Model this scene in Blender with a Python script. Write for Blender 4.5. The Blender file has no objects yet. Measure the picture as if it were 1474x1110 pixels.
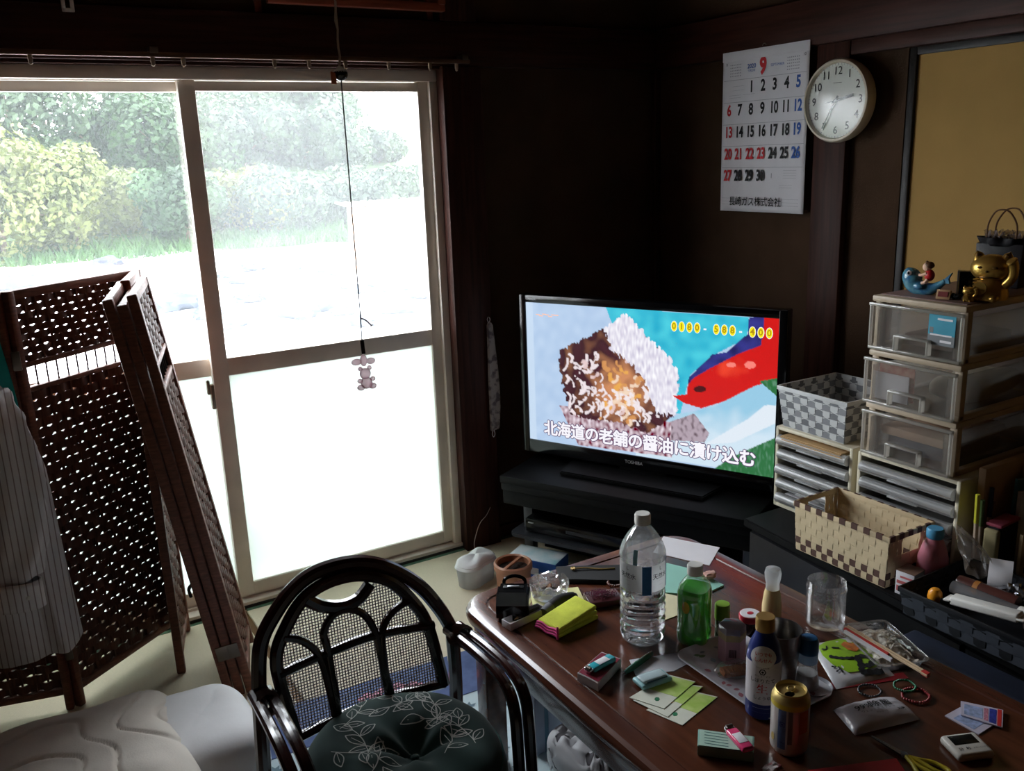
import bpy, bmesh, math, random
from mathutils import Vector, Matrix, noise
from math import pi, sin, cos, radians
random.seed(7)
C = bpy.context.scene.collection
SC = bpy.context.scene

# ---------------------------------------------------------------- camera
YAW, PITCH, ROLL, F, H = 0.52805, 0.251164, 0.0377734, 1285.5, 1.4916
_f = Vector((sin(YAW)*cos(PITCH), cos(YAW)*cos(PITCH), -sin(PITCH)))
_r = Vector((cos(YAW), -sin(YAW), 0)); _d = _f.cross(_r)
CR = cos(ROLL)*_r + sin(ROLL)*_d
CD = -sin(ROLL)*_r + cos(ROLL)*_d
CF = _f
EYE = Vector((0, 0, H))
cam = bpy.data.objects.new('camera', bpy.data.cameras.new('camera')); C.objects.link(cam)
m3 = Matrix((CR, -CD, -CF)).transposed()
cam.matrix_world = Matrix.Translation(EYE) @ m3.to_4x4()
cam.data.sensor_width = 36; cam.data.lens = F/1474*36; cam.data.clip_start = .02; cam.data.clip_end = 300
SC.camera = cam
def ray(x, y): return CR*((x-737)/F) + CD*((y-555)/F) + CF
def onz(x, y, z): d = ray(x, y); return EYE + d*((z-H)/d.z)
def ony(x, y, Y): d = ray(x, y); return EYE + d*(Y/d.y)
def onx(x, y, X): d = ray(x, y); return EYE + d*(X/d.x)
TZ = .45
def T(x, y, z=TZ): return onz(x, y, z)

# ---------------------------------------------------------------- light and exposure
SC.view_settings.view_transform = 'Standard'; SC.view_settings.look = 'None'
SC.view_settings.gamma = 1; SC.view_settings.use_curve_mapping = False
SC.view_settings.exposure = 1.3
SC.cycles.use_denoising = True
SC.cycles.max_bounces = 10; SC.cycles.diffuse_bounces = 6; SC.cycles.glossy_bounces = 4
SC.cycles.transmission_bounces = 8; SC.cycles.transparent_max_bounces = 14
SC.cycles.caustics_reflective = False; SC.cycles.caustics_refractive = False
SC.cycles.sample_clamp_indirect = 6
w = bpy.data.worlds.new('overcast_sky'); SC.world = w; w.use_nodes = True
bg = w.node_tree.nodes['Background']; bg.inputs[0].default_value = (.90, .95, 1, 1); bg.inputs[1].default_value = 9.0
# sampling guide in the opening of the glass doors: gives off no light of its own
def portal(x0, x1, y, z0, z1):
    l = bpy.data.lights.new('glass_door_portal', 'AREA'); l.shape = 'RECTANGLE'; l.size = x1-x0; l.size_y = z1-z0
    o = bpy.data.objects.new('glass_door_portal', l); C.objects.link(o)
    o.location = ((x0+x1)/2, y, (z0+z1)/2); o.rotation_euler = (-pi/2, 0, 0); l.cycles.is_portal = True
portal(-.26, 1.44, 3.03, .03, 1.76)

# ---------------------------------------------------------------- materials
MATS = {}
def M(name, col=(.8, .8, .8), rough=.5, metal=0, var=.08, vs=14, bump=0, bs=90, spec=.4, coat=0, st=(1, 1, 1),
      trans=0, ior=1.45, sheen=0, sub=0, col2=None, lo=.35, hi=.65):
    if name in MATS: return MATS[name]
    m = bpy.data.materials.new(name); m.use_nodes = True; nt = m.node_tree; b = nt.nodes['Principled BSDF']
    b.inputs['Roughness'].default_value = rough; b.inputs['Metallic'].default_value = metal
    b.inputs['Specular IOR Level'].default_value = spec; b.inputs['IOR'].default_value = ior
    b.inputs['Coat Weight'].default_value = coat; b.inputs['Coat Roughness'].default_value = .12
    b.inputs['Transmission Weight'].default_value = trans
    b.inputs['Sheen Weight'].default_value = sheen; b.inputs['Subsurface Weight'].default_value = sub
    tc = nt.nodes.new('ShaderNodeTexCoord'); mp = nt.nodes.new('ShaderNodeMapping'); mp.inputs['Scale'].default_value = st
    nt.links.new(tc.outputs['Object'], mp.inputs[0])
    nz = nt.nodes.new('ShaderNodeTexNoise'); nz.inputs['Scale'].default_value = vs; nz.inputs['Detail'].default_value = 5
    nt.links.new(mp.outputs[0], nz.inputs['Vector'])
    rp = nt.nodes.new('ShaderNodeValToRGB'); rp.color_ramp.elements[0].position = lo; rp.color_ramp.elements[1].position = hi
    c2 = col2 or [min(1, c*(1+var)) for c in col]; c1 = col if col2 else [c*(1-var) for c in col]
    rp.color_ramp.elements[0].color = (*c1, 1); rp.color_ramp.elements[1].color = (*c2, 1)
    nt.links.new(nz.outputs['Fac'], rp.inputs[0]); nt.links.new(rp.outputs[0], b.inputs['Base Color'])
    if bump:
        n2 = nt.nodes.new('ShaderNodeTexNoise'); n2.inputs['Scale'].default_value = bs; n2.inputs['Detail'].default_value = 4
        nt.links.new(mp.outputs[0], n2.inputs['Vector'])
        bp = nt.nodes.new('ShaderNodeBump'); bp.inputs['Strength'].default_value = bump; bp.inputs['Distance'].default_value = .004
        nt.links.new(n2.outputs['Fac'], bp.inputs['Height']); nt.links.new(bp.outputs[0], b.inputs['Normal'])
    MATS[name] = m; return m
def sheer(name, col, haze=.3, lo=None, rough=.08, vs=6, gloss=.06):
    """thin clear sheet (pane, plastic): see-through + milky film + faint reflection"""
    if name in MATS: return MATS[name]
    m = bpy.data.materials.new(name); m.use_nodes = True; nt = m.node_tree; nt.nodes.clear()
    out = nt.nodes.new('ShaderNodeOutputMaterial'); tr = nt.nodes.new('ShaderNodeBsdfTransparent')
    tl = nt.nodes.new('ShaderNodeBsdfTranslucent'); df = nt.nodes.new('ShaderNodeBsdfDiffuse'); ad = nt.nodes.new('ShaderNodeMixShader')
    tl.inputs[0].default_value = (*col, 1); df.inputs[0].default_value = (*col, 1); ad.inputs[0].default_value = .3
    nt.links.new(tl.outputs[0], ad.inputs[1]); nt.links.new(df.outputs[0], ad.inputs[2])
    tc = nt.nodes.new('ShaderNodeTexCoord'); nz = nt.nodes.new('ShaderNodeTexNoise'); nz.inputs['Scale'].default_value = vs; nz.inputs['Detail'].default_value = 6
    nt.links.new(tc.outputs['Object'], nz.inputs['Vector'])
    mr = nt.nodes.new('ShaderNodeMapRange'); mr.inputs[1].default_value = .3; mr.inputs[2].default_value = .7
    mr.inputs[3].default_value = haze if lo is None else lo; mr.inputs[4].default_value = haze
    nt.links.new(nz.outputs['Fac'], mr.inputs[0])
    mx = nt.nodes.new('ShaderNodeMixShader'); nt.links.new(mr.outputs[0], mx.inputs[0]); nt.links.new(tr.outputs[0], mx.inputs[1]); nt.links.new(ad.outputs[0], mx.inputs[2])
    gl = nt.nodes.new('ShaderNodeBsdfGlossy'); gl.inputs['Roughness'].default_value = rough
    lw = nt.nodes.new('ShaderNodeLayerWeight'); lw.inputs[0].default_value = .25
    mu = nt.nodes.new('ShaderNodeMath'); mu.operation = 'MULTIPLY_ADD'; mu.inputs[1].default_value = .5; mu.inputs[2].default_value = gloss
    nt.links.new(lw.outputs['Fresnel'], mu.inputs[0])
    m2 = nt.nodes.new('ShaderNodeMixShader'); nt.links.new(mu.outputs[0], m2.inputs[0]); nt.links.new(mx.outputs[0], m2.inputs[1]); nt.links.new(gl.outputs[0], m2.inputs[2])
    nt.links.new(m2.outputs[0], out.inputs[0]); MATS[name] = m; return m
def emit(name, col, s=1):
    if name in MATS: return MATS[name]
    m = bpy.data.materials.new(name); m.use_nodes = True; nt = m.node_tree; nt.nodes.clear()
    out = nt.nodes.new('ShaderNodeOutputMaterial'); e = nt.nodes.new('ShaderNodeEmission')
    e.inputs[0].default_value = (*col, 1); e.inputs[1].default_value = s; nt.links.new(e.outputs[0], out.inputs[0]); MATS[name] = m; return m
def srgb(r, g, b): return tuple(((c/255/12.92) if c < 11 else ((c/255+.055)/1.055)**2.4) for c in (r, g, b))

# ---------------------------------------------------------------- mesh helpers
class MB:
    def __init__(s): s.v = []; s.f = []; s.mi = []
    def add(s, vs, fs, mi=0):
        o = len(s.v); s.v += [tuple(v) for v in vs]; s.f += [tuple(i+o for i in f) for f in fs]; s.mi += [mi]*len(fs); return s
    def box(s, x0, x1, y0, y1, z0, z1, mi=0, mat=None):
        vs = [Vector((x, y, z)) for z in (z0, z1) for y in (y0, y1) for x in (x0, x1)]
        if mat: vs = [mat @ v for v in vs]
        return s.add(vs, [(0, 2, 3, 1), (4, 5, 7, 6), (0, 1, 5, 4), (2, 6, 7, 3), (0, 4, 6, 2), (1, 3, 7, 5)], mi)
    def rbox(s, x0, x1, y0, y1, z0, z1, r=.004, seg=2, mi=0, mat=None, top=1.0):
        bm = bmesh.new(); bmesh.ops.create_cube(bm, size=1)
        for v in bm.verts:
            k = top if v.co.z > 0 else 1
            v.co = Vector(((x0+x1)/2+v.co.x*(x1-x0)*k, (y0+y1)/2+v.co.y*(y1-y0)*k, (z0+z1)/2+v.co.z*(z1-z0)))
        bmesh.ops.bevel(bm, geom=bm.edges[:], offset=r, segments=seg, affect='EDGES', profile=.5)
        return s.addbm(bm, mi, mat)
    def addbm(s, bm, mi=0, mat=None):
        bm.verts.index_update()
        vs = [(mat @ v.co) if mat else v.co.copy() for v in bm.verts]; fs = [[v.index for v in f.verts] for f in bm.faces]
        bm.free(); return s.add(vs, fs, mi)
    def tube(s, path, r, n=8, closed=False, mi=0, caps=True, flat=1.0):
        P = [Vector(p) for p in path]; N = len(P); R = r if isinstance(r, (list, tuple)) else [r]*N
        vs = []; up = None
        for i, p in enumerate(P):
            a = P[i-1] if (i > 0 or closed) else P[i]; b = P[(i+1) % N] if (i < N-1 or closed) else P[i]
            t = (b-a); t = t.normalized() if t.length > 1e-9 else Vector((0, 0, 1))
            if up is None: up = Vector((0, 0, 1)) if abs(t.z) < .9 else Vector((1, 0, 0))
            e1 = t.cross(up)
            if e1.length < 1e-6: e1 = t.cross(Vector((.3, 1, .2)))
            e1.normalize(); e2 = e1.cross(t).normalized(); up = e2
            for k in range(n):
                an = 2*pi*(k+.5)/n; vs.append(p + (e1*cos(an) + e2*sin(an)*flat)*R[i])
        fs = []
        for i in range(N if closed else N-1):
            j = (i+1) % N
            for k in range(n): fs.append((i*n+k, i*n+(k+1) % n, j*n+(k+1) % n, j*n+k))
        if caps and not closed: fs.append(tuple(range(n))[::-1]); fs.append(tuple((N-1)*n+k for k in range(n)))
        return s.add(vs, fs, mi)
    def lathe(s, prof, n=24, c=(0, 0, 0), mi=0, sq=None, caps=True, a0=0, a1=2*pi):
        """prof: [(r,z)...]; sq: superellipse exponent for squarish sections"""
        vs = []; full = abs(a1-a0-2*pi) < 1e-6; nn = n if full else n+1
        for r, z in prof:
            for k in range(nn):
                a = a0+(a1-a0)*k/n; q = 1
                if sq: q = (abs(cos(a))**sq+abs(sin(a))**sq)**(-1/sq)
                vs.append((c[0]+r*q*cos(a), c[1]+r*q*sin(a), c[2]+z))
        fs = []
        for i in range(len(prof)-1):
            for k in range(n):
                k2 = (k+1) % nn; fs.append((i*nn+k, i*nn+k2, (i+1)*nn+k2, (i+1)*nn+k))
        if caps and full:
            if prof[0][0] > 1e-5: fs.append(tuple(range(nn))[::-1])
            if prof[-1][0] > 1e-5: fs.append(tuple((len(prof)-1)*nn+k for k in range(nn)))
        return s.add(vs, fs, mi)
    def prism(s, poly, z0, z1, mi=0, mat=None, bev=0):
        n = len(poly); bm = bmesh.new()
        a = [bm.verts.new((p[0], p[1], z0)) for p in poly]; b = [bm.verts.new((p[0], p[1], z1)) for p in poly]
        bm.faces.new(a[::-1]); bm.faces.new(b)
        for i in range(n): bm.faces.new((a[i], a[(i+1) % n], b[(i+1) % n], b[i]))
        bmesh.ops.recalc_face_normals(bm, faces=bm.faces[:])
        if bev: bmesh.ops.bevel(bm, geom=[e for e in bm.edges if abs(e.verts[0].co.z-e.verts[1].co.z) < 1e-6], offset=bev, segments=2, affect='EDGES')
        return s.addbm(bm, mi, mat)
    def ell(s, c, rx, ry, rz, n=16, m=10, mi=0, mat=None):
        bm = bmesh.new(); bmesh.ops.create_uvsphere(bm, u_segments=n, v_segments=m, radius=1)
        for v in bm.verts: v.co = Vector((v.co.x*rx, v.co.y*ry, v.co.z*rz))
        mt = Matrix.Translation(c) @ (mat or Matrix())
        return s.addbm(bm, mi, mt)
    def surf(s, fn, nu, nv, mi=0, cu=False, cv=False):
        vs = [fn(i/(nu if cu else nu-1), j/(nv if cv else nv-1)) for i in range(nu) for j in range(nv)]
        fs = [(i*nv+j, ((i+1) % nu)*nv+j, ((i+1) % nu)*nv+(j+1) % nv, i*nv+(j+1) % nv) for i in range(nu if cu else nu-1) for j in range(nv if cv else nv-1)]
        return s.add(vs, fs, mi)
    def quad(s, pts, mi=0): return s.add(pts, [tuple(range(len(pts)))], mi)
    def xf(s, mat): s.v = [tuple(mat @ Vector(v)) for v in s.v]; return s
def RT(x=0, y=0, z=0, rz=0, rx=0, ry=0): return Matrix.Translation((x, y, z)) @ Matrix.Rotation(rz, 4, 'Z') @ Matrix.Rotation(ry, 4, 'Y') @ Matrix.Rotation(rx, 4, 'X')

def build(name, mb, mats, parent=None, smooth=35, solid=0, sub=0):
    me = bpy.data.meshes.new(name); me.from_pydata(mb.v, [], mb.f)
    if not isinstance(mats, (list, tuple)): mats = [mats]
    for m in mats: me.materials.append(m)
    if len(mats) > 1: me.polygons.foreach_set('material_index', mb.mi)
    if smooth:
        me.polygons.foreach_set('use_smooth', [True]*len(me.polygons)); me.update()
        me.set_sharp_from_angle(angle=radians(smooth))
    me.update()
    o = bpy.data.objects.new(name, me); C.objects.link(o)
    if parent: o.parent = parent
    if solid: md = o.modifiers.new('thickness', 'SOLIDIFY'); md.thickness = solid; md.offset = 0
    if sub: md = o.modifiers.new('subd', 'SUBSURF'); md.levels = sub; md.render_levels = sub
    return o
def tag(o, label=None, cat=None, group=None, kind=None):
    if label: o['label'] = label
    if cat: o['category'] = cat
    if group: o['group'] = group
    if kind: o['kind'] = kind
    return o
def thing(name, label, cat, loc=(0, 0, 0), rz=0, group=None, kind=None, rx=0, ry=0):
    o = bpy.data.objects.new(name, None); C.objects.link(o); o.empty_display_size = .02
    o.location = loc; o.rotation_euler = (rx, ry, rz); tag(o, label, cat, group, kind); return o
def struct(name, mb, mats, parent=None, label=None, cat=None, **k):
    o = build(name, mb, mats, parent, **k)
    if not parent: tag(o, label, cat, kind='structure')
    return o
def place(o, p, rz=0): o.location = p; o.rotation_euler = (0, 0, rz); return o
def dup(o, parent=None):
    c = o.copy(); C.objects.link(c); c.parent = parent
    for ch in list(o.children): dup(ch, c)
    return c
_TX = {}
def tmesh(s, bold=0, align='CENTER'):
    k = (s, bold, align)
    if k not in _TX:
        cu = bpy.data.curves.new('t', 'FONT'); cu.body = s; cu.size = 1; cu.align_x = align; cu.align_y = 'CENTER'; cu.offset = bold; cu.resolution_u = 3
        ob = bpy.data.objects.new('t', cu); C.objects.link(ob)
        ev = ob.evaluated_get(bpy.context.evaluated_depsgraph_get()); me = ev.to_mesh()
        _TX[k] = ([v.co.copy() for v in me.vertices], [tuple(p.vertices) for p in me.polygons])
        ev.to_mesh_clear(); bpy.data.objects.remove(ob); bpy.data.curves.remove(cu)
    return _TX[k]
def txt(mb, s, size, mat, bold=0, sx=1, align='CENTER', mi=0, wrap=None):
    if bold > 0 and any(ord(c) > 0x2fff for c in s):      # embolden by overlaid copies (offsetting breaks dense characters)
        n = 8 if bold > .04 else 5
        for k in range(n):
            a = 2*pi*k/n; dx, dy = bold*.55*cos(a)*size, bold*.55*sin(a)*size
            if wrap: txt(mb, s, size, mat, 0, sx, align, mi, (wrap[0], wrap[1]+dx/wrap[0], wrap[2]+dy))
            else: txt(mb, s, size, mat @ Matrix.Translation((dx, dy, 0)), 0, sx, align, mi)
        return mb
    vs, fs = tmesh(s, bold, align)
    if wrap:   # wrap=(radius, angle0, z) : round a vertical cylinder
        R, a0, z = wrap
        vs2 = [mat @ Vector((R*cos(a0+v.x*size*sx/R), R*sin(a0+v.x*size*sx/R), z+v.y*size)) for v in vs]
    else: vs2 = [mat @ Vector((v.x*size*sx, v.y*size, 0)) for v in vs]
    return mb.add(vs2, fs, mi)
def frame(o, ex, ey):   # matrix mapping text XY onto the plane spanned by ex, ey at o
    ex = Vector(ex).normalized(); ey = Vector(ey); ey = (ey-ex*ey.dot(ex)).normalized(); ez = ex.cross(ey)
    return Matrix.Translation(o) @ Matrix((ex, ey, ez)).transposed().to_4x4()
def ngon(n, r, cx=0, cy=0, a0=0): return [(cx+r*cos(a0+2*pi*i/n), cy+r*sin(a0+2*pi*i/n)) for i in range(n)]
def rrect(x0, x1, y0, y1, r, n=5):
    out = []
    for cx, cy, a in ((x1-r, y1-r, 0), (x0+r, y1-r, pi/2), (x0+r, y0+r, pi), (x1-r, y0+r, 3*pi/2)):
        out += [(cx+r*cos(a+pi/2*i/n), cy+r*sin(a+pi/2*i/n)) for i in range(n+1)]
    return out
def smoothpath(pts, n=8, closed=False):
    P = [Vector(p) for p in pts]; out = []; N = len(P)
    for i in range(N if closed else N-1):
        g = lambda k: P[k % N] if closed else P[max(0, min(N-1, k))]
        a, b, c, d = g(i-1), g(i), g(i+1), g(i+2)
        for k in range(n):
            t = k/n; out.append(.5*((2*b)+(c-a)*t+(2*a-5*b+4*c-d)*t*t+(3*b-a-3*c+d)*t**3))
    if not closed: out.append(P[-1])
    return out

# ---------------------------------------------------------------- shared materials
woodA = M('dark_pillar_wood', srgb(60, 33, 25), .52, spec=.2, var=.35, vs=3, st=(22, 22, 1.2), bump=.15, bs=4)
woodH = M('dark_beam_wood', srgb(60, 33, 25), .52, spec=.2, var=.35, vs=3, st=(1.2, 22, 22), bump=.15, bs=4)
woodV = M('beam_wood_depth', srgb(60, 33, 25), .52, spec=.2, var=.35, vs=3, st=(22, 1.2, 22), bump=.15, bs=4)
plaster = M('brown_sand_plaster', srgb(74, 56, 43), .95, spec=.1, var=.14, vs=5, bump=.35, bs=260)
ceilm = M('ceiling_board_wood', srgb(96, 66, 46), .7, var=.2, vs=3, st=(1, 14, 14))
tatami = M('tatami_straw', srgb(234, 222, 196), .75, var=.1, vs=60, st=(2, 30, 1), bump=.3, bs=120)
heri = M('green_cloth_border', srgb(96, 128, 104), .9, var=.15, vs=80)
alu = M('bronze_aluminium', srgb(238, 228, 216), .4, metal=.0, var=.06, vs=9)
alud = M('dark_rubber', srgb(60, 58, 54), .7)
white_pl = M('white_plastic', srgb(232, 230, 224), .4, var=.03)
black_pl = M('black_plastic', srgb(22, 22, 24), .35, var=.1)

# ---------------------------------------------------------------- room shell
YW, XR = 2.9384, 2.4375
XL, YB, ZC = -2.3, -2.2, 2.42
fl = struct('floor', MB().box(XL-.1, XR+.12, YB-.1, YW+.02, -.06, -.012), M('subfloor_wood', srgb(120, 90, 60), .8))
mats_xy = [(-1.17, .58), (.60, 2.36)]
for y1 in (YW-.005, YW-.905):
    for x0, x1 in [(-2.3, -1.19)]+mats_xy:
        build('tatami_mat', MB().rbox(x0, x1-.004, y1-.895, y1, -.012, 0, .003), tatami, fl)
        for yy in (y1-.028, y1-.895):
            build('mat_border', MB().box(x0, x1-.004, yy, yy+.028, -.001, .0012), heri, fl)
for x0, x1 in [(-2.3, -1.19)]+mats_xy:
    build('tatami_mat', MB().rbox(x0, x1-.004, YB, YW-1.81, -.012, 0, .003), tatami, fl)
TK = .14
mb = MB().box(XL-.1, -.30, YW, YW+TK, -.3, ZC).box(1.458, XR+.1, YW, YW+TK, -.3, ZC).box(-.30, 1.458, YW, YW+TK, 1.79, ZC).box(-.30, 1.458, YW+.0, YW+TK, -.3, -.012)
struct('wall_window', mb, plaster)
struct('wall_right', MB().box(XR, XR+.12, YB, 1.79, 1.78, ZC).box(XR, XR+.12, 1.79, YW, -.05, ZC).box(XR+.052, XR+.12, YB, 1.79, -.05, 1.79), plaster)
struct('wall_left', MB().box(XL-.12, XL, YB, YW, -.05, ZC), plaster)
struct('wall_back', MB().box(XL-.12, XR+.12, YB-.12, YB, -.05, ZC), plaster)
ce = struct('ceiling', MB().box(XL-.12, XR+.12, YB-.12, YW+TK, ZC, ZC+.05), ceilm)
for i in range(11): build('ceiling_batten', MB().box(XL, XR, YB+.2+i*.46, YB+.235+i*.46, ZC-.03, ZC), woodH, ce)
# roof eave outside
struct('trim_1', MB().rbox(1.456, 1.609, YW-.05, YW+.02, -.01, 1.80, .004), woodA)          # pillar beside window
struct('trim_2', MB().rbox(XL, XR, YW-.042, YW, 1.80, 1.945, .005), woodH)                   # long beam over the window
struct('trim_3', MB().rbox(XR-.042, XR, YB, YW-.042, 1.80, 1.945, .005), woodV)              # long beam, right wall
struct('trim_4', MB().rbox(XR-.03, XR+.01, 1.977, 2.105, 0, 1.80, .004), woodA)              # wall post behind clock
struct('trim_5', MB().rbox(XR-.03, XR, YW-.03, YW, 0, 1.80, .003), woodA)                    # corner strip
struct('trim_6', MB().rbox(XR-.028, XR+.02, YB, 1.977, 1.757, 1.80, .003), woodV)            # door head
struct('trim_7', MB().rbox(-.30, 1.458, YW-.03, YW+.02, 1.79, 1.802, .002), woodH)
struct('trim_8', MB().rbox(1.609, XR, YW-.012, YW, 0, .05, .002), woodH)
struct('trim_9', MB().rbox(1.46, 1.60, YW-.045, YW, 1.945, ZC, .004), woodA)
# sliding paper door in the right wall
d1 = thing('door_1', None, None, (XR, 0, 0), kind='structure')
lac = M('black_lacquer', srgb(22, 14, 12), .5)
build('door_panel', MB().box(.012, .03, .93, 1.765, .03, 1.735), M('ochre_door_paper', srgb(172, 136, 78), .85, var=.07, vs=4, bump=.1, bs=200), d1)
build('door_panel', MB().box(.03, .045, .05, .90, .03, 1.735), MATS['ochre_door_paper'], d1)
build('door_frame', MB().rbox(.002, .034, 1.765, 1.79, 0, 1.757, .003).rbox(.002, .034, .905, .93, 0, 1.757, .003).rbox(.002, .034, .93, 1.765, 1.735, 1.757, .002).rbox(.002, .034, .93, 1.765, 0, .03, .002), lac, d1)
build('door_frame', MB().rbox(.03, .05, .02, .05, 0, 1.757, .003).rbox(.03, .05, .05, .90, 1.735, 1.757, .002), lac, d1)
hp = MB().lathe([(.0, .003), (.026, .003), (.03, 0)], 20, caps=False).xf(RT(.011, 1.0, .85, 0, 0, -pi/2))
build('door_pull', hp, M('brass', srgb(170, 130, 70), .35, 1), d1)

# sliding glass doors
win = thing('window_1', None, None, (0, YW, 0), kind='structure')
build('window_frame', MB().rbox(-.30, 1.458, 0, .10, 1.752, 1.79, .003).rbox(1.428, 1.458, 0, .10, .02, 1.752, .003).rbox(-.30, -.27, 0, .10, .02, 1.752, .003)
      .rbox(-.30, 1.458, -.012, .10, -.012, .022, .003).box(-.30, 1.458, .030, .034, .022, .032).box(-.30, 1.458, .064, .068, .022, .032), alu, win)
build('sill_strip', MB().box(-.30, 1.458, -.016, -.011, -.004, .010), alud, win)
pane_l = sheer('clear_window_glass', (.66, .70, .70), .042, .028, vs=3)
pane_r = sheer('dusty_window_glass', (.66, .68, .69), .075, .06, vs=3)
frost = sheer('frosted_window_glass', (.44, .475, .445), .97, .90, vs=3, rough=.4)
def sash(x0, x1, y, pu, pl):
    t = .028; zt, zm0, zm1, zb = 1.72, .822, .882, .075
    s = build('sash', MB().rbox(x0, x0+.052, y, y+t, .03, 1.752, .003).rbox(x1-.04, x1, y, y+t, .03, 1.752, .003).rbox(x0+.05, x1-.038, y+.002, y+t-.002, zt, 1.75, .002)
              .rbox(x0+.05, x1-.038, y+.002, y+t-.002, zm0, zm1, .003).rbox(x0+.05, x1-.038, y+.002, y+t-.002, .03, zb, .003), alu, win)
    build('pane', MB().box(x0+.045, x1-.034, y+.011, y+.016, zm1-.004, zt+.004), pu, s)
    build('pane', MB().box(x0+.045, x1-.034, y+.011, y+.016, zb-.004, zm0+.004), pl, s)
    return s
sr = sash(.592, 1.430, .018, pane_r, frost); sl = sash(-.265, .640, .052, pane_l, frost)
build('crescent_lock', MB().rbox(.580, .594, .022, .044, .715, .80, .004).rbox(.570, .582, .026, .04, .765, .815, .005), M('lock_metal', srgb(150, 140, 125), .35, .9), sr)


# ---------------------------------------------------------------- outdoors
GZ = -.35
def hill(y): return GZ + (0 if y < 21 else min(5, (y-21)*.2))
def gsurf(u, v):
    x = -26+u*52; y = -14+v*51
    return (x, y, hill(y) + .05*noise.noise((x*.5, y*.5, 0)) - .02)
struct('ground', MB().surf(gsurf, 60, 80), M('weedy_soil', srgb(60, 80, 44), .95, var=.3, vs=2))
def shsurf(u, v):
    x = -10+u*26; y = 3.4+v*(17.4+.6*sin(u*17))
    return (x, y, GZ + .05 + .07*noise.noise((x*.7, y*.7, 3)) + .02*noise.noise((x*3, y*3, 1)))
tag(build('plastic_sheet', MB().surf(shsurf, 90, 70), M('white_plastic_sheeting', (.74, .75, .77), .5, var=.06, vs=1.2)), 'white plastic sheeting spread over the field outside the window', 'ground sheet')
def gx(px, Y): return Y*(.042+.00073*px)
lump = M('grey_sacking', srgb(58, 62, 70), 1, spec=0, var=.3, vs=5, bump=.4, bs=20)
for i, (px, py, s) in enumerate([(25, 412, .55), (155, 383, .5), (250, 440, .5), (322, 398, .32), (350, 405, .34), (365, 385, .3), (420, 389, .22), (475, 391, .3), (492, 394, .26), (358, 430, .28),
                                 (328, 470, .3), (430, 452, .36), (462, 440, .28), (494, 448, .24), (512, 420, .3), (575, 446, .34), (548, 412, .26), (570, 417, .34), (606, 425, .3), (528, 464, .24), (300, 452, .3)]):
    s *= .78; p = onz(px, py, GZ+.08); mb = MB(); bm = bmesh.new(); bmesh.ops.create_icosphere(bm, subdivisions=3, radius=1)
    for v in bm.verts:
        k = 1+.35*noise.noise(v.co*1.4+Vector((i*5, 0, 0)))+.22*noise.noise(v.co*3.3+Vector((i*5, 0, 0))); v.co = Vector((v.co.x*s*k, v.co.y*s*.8*k, max(-.1, v.co.z*s*.42*k)))
    mb.addbm(bm)
    tag(place(build('weight_bag', mb, lump), (p.x, p.y, GZ+.09), i*1.3), 'crumpled grey sack holding down the white sheeting', 'sack', 'grey sacks on the white sheeting')
polem = M('weathered_pole', srgb(176, 150, 132), .8, var=.2, vs=4)
for a, b, l in [((0, 389), (235, 386), 'long wooden pole lying along the far edge of the sheeting'), ((295, 419), (505, 422), 'thin wooden pole lying across the middle of the sheeting')]:
    p, q = onz(*a, GZ+.16), onz(*b, GZ+.16); q.z = p.z
    tag(build('wooden_pole', MB().tube([p, p.lerp(q, .5)+Vector((0, 0, .02)), q], .05, 8), polem), l, 'pole')
# corrugated fence-shed on the right
sh = thing('garden_shed', 'low beige shed with wavy corrugated roof edge beyond the sheeting', 'shed', (0, 0, 0))
pa, pb = ony(488, 296, 14.5), ony(760, 300, 14.5); pa.z = pb.z = pa.z
def corr(u, v):
    x = pa.x+(pb.x-pa.x)*u; y = 14.1+v*.6; return (x, y, pa.z+.03*sin(x*2*pi/.15)+v*.02)
build('roof', MB().surf(corr, 220, 2), M('corrugated_plastic', (.35, .36, .38), .4), sh, solid=.008)
build('wall', MB().box(pa.x+.1, pb.x, 14.3, 14.42, GZ, pa.z-.02), M('faded_red_board', srgb(78, 68, 60), .9, var=.15, vs=3), sh)
for k in range(4): build('post', MB().box(pa.x+.1+k*1.2, pa.x+.18+k*1.2, 14.22, 14.3, GZ, pa.z-.02), polem, sh)
# trees and bushes
def leafmat(name, c1, c2):
    m = M(name, c1, .6, col2=c2, vs=.9, lo=.3, hi=.7); nt = m.node_tree; b = nt.nodes['Principled BSDF']
    b.inputs['Subsurface Weight'].default_value = 0
    tl = nt.nodes.new('ShaderNodeBsdfTranslucent'); mx = nt.nodes.new('ShaderNodeMixShader'); mx.inputs[0].default_value = .35
    src = b.inputs['Base Color'].links[0].from_socket; nt.links.new(src, tl.inputs[0])
    out = [n for n in nt.nodes if n.type == 'OUTPUT_MATERIAL'][0]
    nt.links.new(b.outputs[0], mx.inputs[1]); nt.links.new(tl.outputs[0], mx.inputs[2]); nt.links.new(mx.outputs[0], out.inputs[0]); return m
lm = [leafmat('leaf_yellow_green', srgb(58, 68, 30), srgb(98, 102, 52)), leafmat('leaf_deep_green', srgb(22, 42, 24), srgb(48, 72, 38)), leafmat('leaf_blue_green', srgb(26, 42, 32), srgb(62, 78, 54))]
bark = M('bark', srgb(92, 78, 64), .95, var=.3, vs=6, bump=.5, bs=20)
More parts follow.
